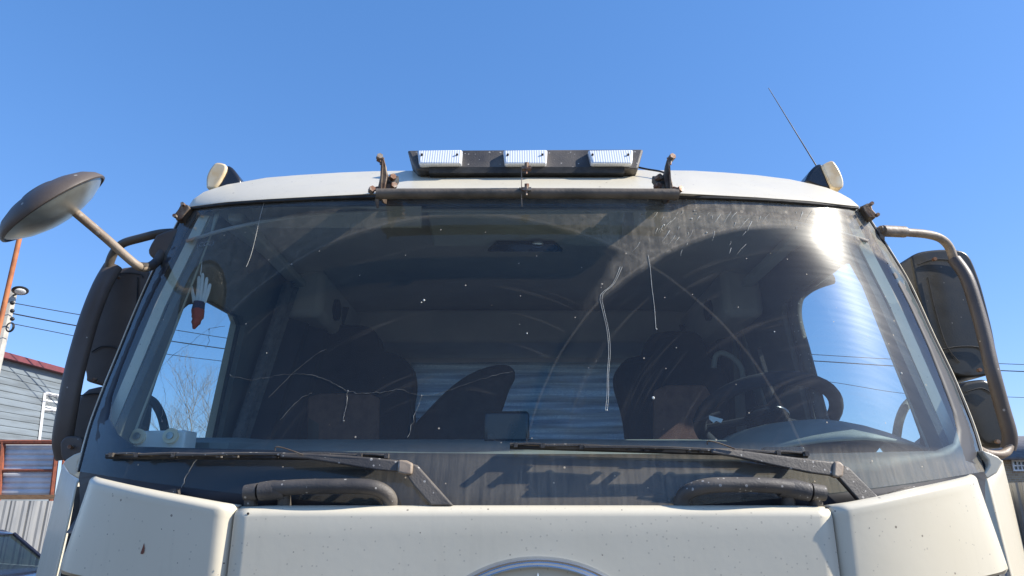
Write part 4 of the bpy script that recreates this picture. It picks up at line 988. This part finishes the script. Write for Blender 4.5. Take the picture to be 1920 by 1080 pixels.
tree(412, 735, 42, .9, 'lower pale bare tree beside the tallest one near the curtain edge', 5, 5)
tree(325, 765, 38, .9, 'small bushy bare tree low in the front of the passenger window', 9, 5)
# ---- parked car at the lower left
def car(cx, cy, yaw):
    c_ = empty('parked_car', (cx, cy, 0), 'black car parked by the fence at the lower left corner', 'car')
    Rm = Matrix.Translation((cx, cy, 0)) @ Matrix.Rotation(yaw, 4, 'Z')
    def T(mb): mb.v = [tuple(Rm @ Vector(v_)) for v_ in mb.v]; return mb
    prof = [(2.25,.30),(2.30,.55),(2.22,.74),(1.9,.84),(1.05,.97),(-1.6,1.02),(-2.15,.98),(-2.3,.80),(-2.28,.32)]
    rows = [[Vector((x*(1-.0*abs(s)), s*.88*(1-.12*(abs(x)/2.3)**4), z-.03*abs(s)**4)) for x, z in prof] for s in (-1,-.92,-.7,-.35,0,.35,.7,.92,1)]
    mb = MB().grid(rows); n = len(prof)
    mb.f += [tuple(range(n)), tuple(range(8*n, 9*n))[::-1]]
    body = T(mb).build('body', 'carpaint', c_, bevel=.03)
    cab = [(1.05,.96),(.35,1.40),(.10,1.455),(-.9,1.46),(-1.3,1.38),(-1.85,1.0)]
    rows = [[Vector((x, s*(.80-.20*(z-.96)/.5*1.0), z+.0)) for x, z in cab] for s in (-1,-.5,0,.5,1)]
    mb = MB().grid(rows); m_ = len(cab); mb.f += [tuple(range(m_)), tuple(range(4*m_, 5*m_))[::-1]]
    T(mb).build('window', 'carglass', c_)
    rows = [[Vector((x, s*(.80-.20*(z-.96)/.5)*1.01, z+.012)) for x, z in ((.36,1.40),(.10,1.457),(-.9,1.462),(-1.3,1.385))] for s in (-1,-.5,0,.5,1)]
    T(MB().grid(rows)).build('roof', 'carpaint', c_, solid=.02)
    for s in (-1, 1):
        mb = MB()
        for a, e in (((1.05,.965),(.35,1.41)), ((-.45,.99),(-.40,1.45)), ((-1.3,1.39),(-1.85,1.0))):
            mb.tube([Vector((a[0], s*(.805-.20*(a[1]-.96)/.5), a[1])), Vector((e[0], s*(.805-.20*(e[1]-.96)/.5), e[1]))], .03, 6)
        T(mb).build('pillar', 'carpaint', c_)
        T(MB().box((2.12, s*.62, .64), (.3,.34,.13))).build('headlight', 'lens', c_, bevel=.03)
        for x in (1.42, -1.4):
            wl_ = T(MB().disc((x, s*.80, .33), (0,1,0), .33, .22, 28)).build('wheel', 'tyre', c_, bevel=.02)
            T(MB().disc((x, s*.905, .33), (0,1,0), .21, .03, 20)).build('rim', 'zinc', wl_)
        T(MB().ball((.75, s*.93, 1.0), .07, .11, .07)).build('wing_mirror', 'carpaint', c_)
pc = at(40, 1020, 10.6)
car(pc.x-1.0, 10.6, R(-22))
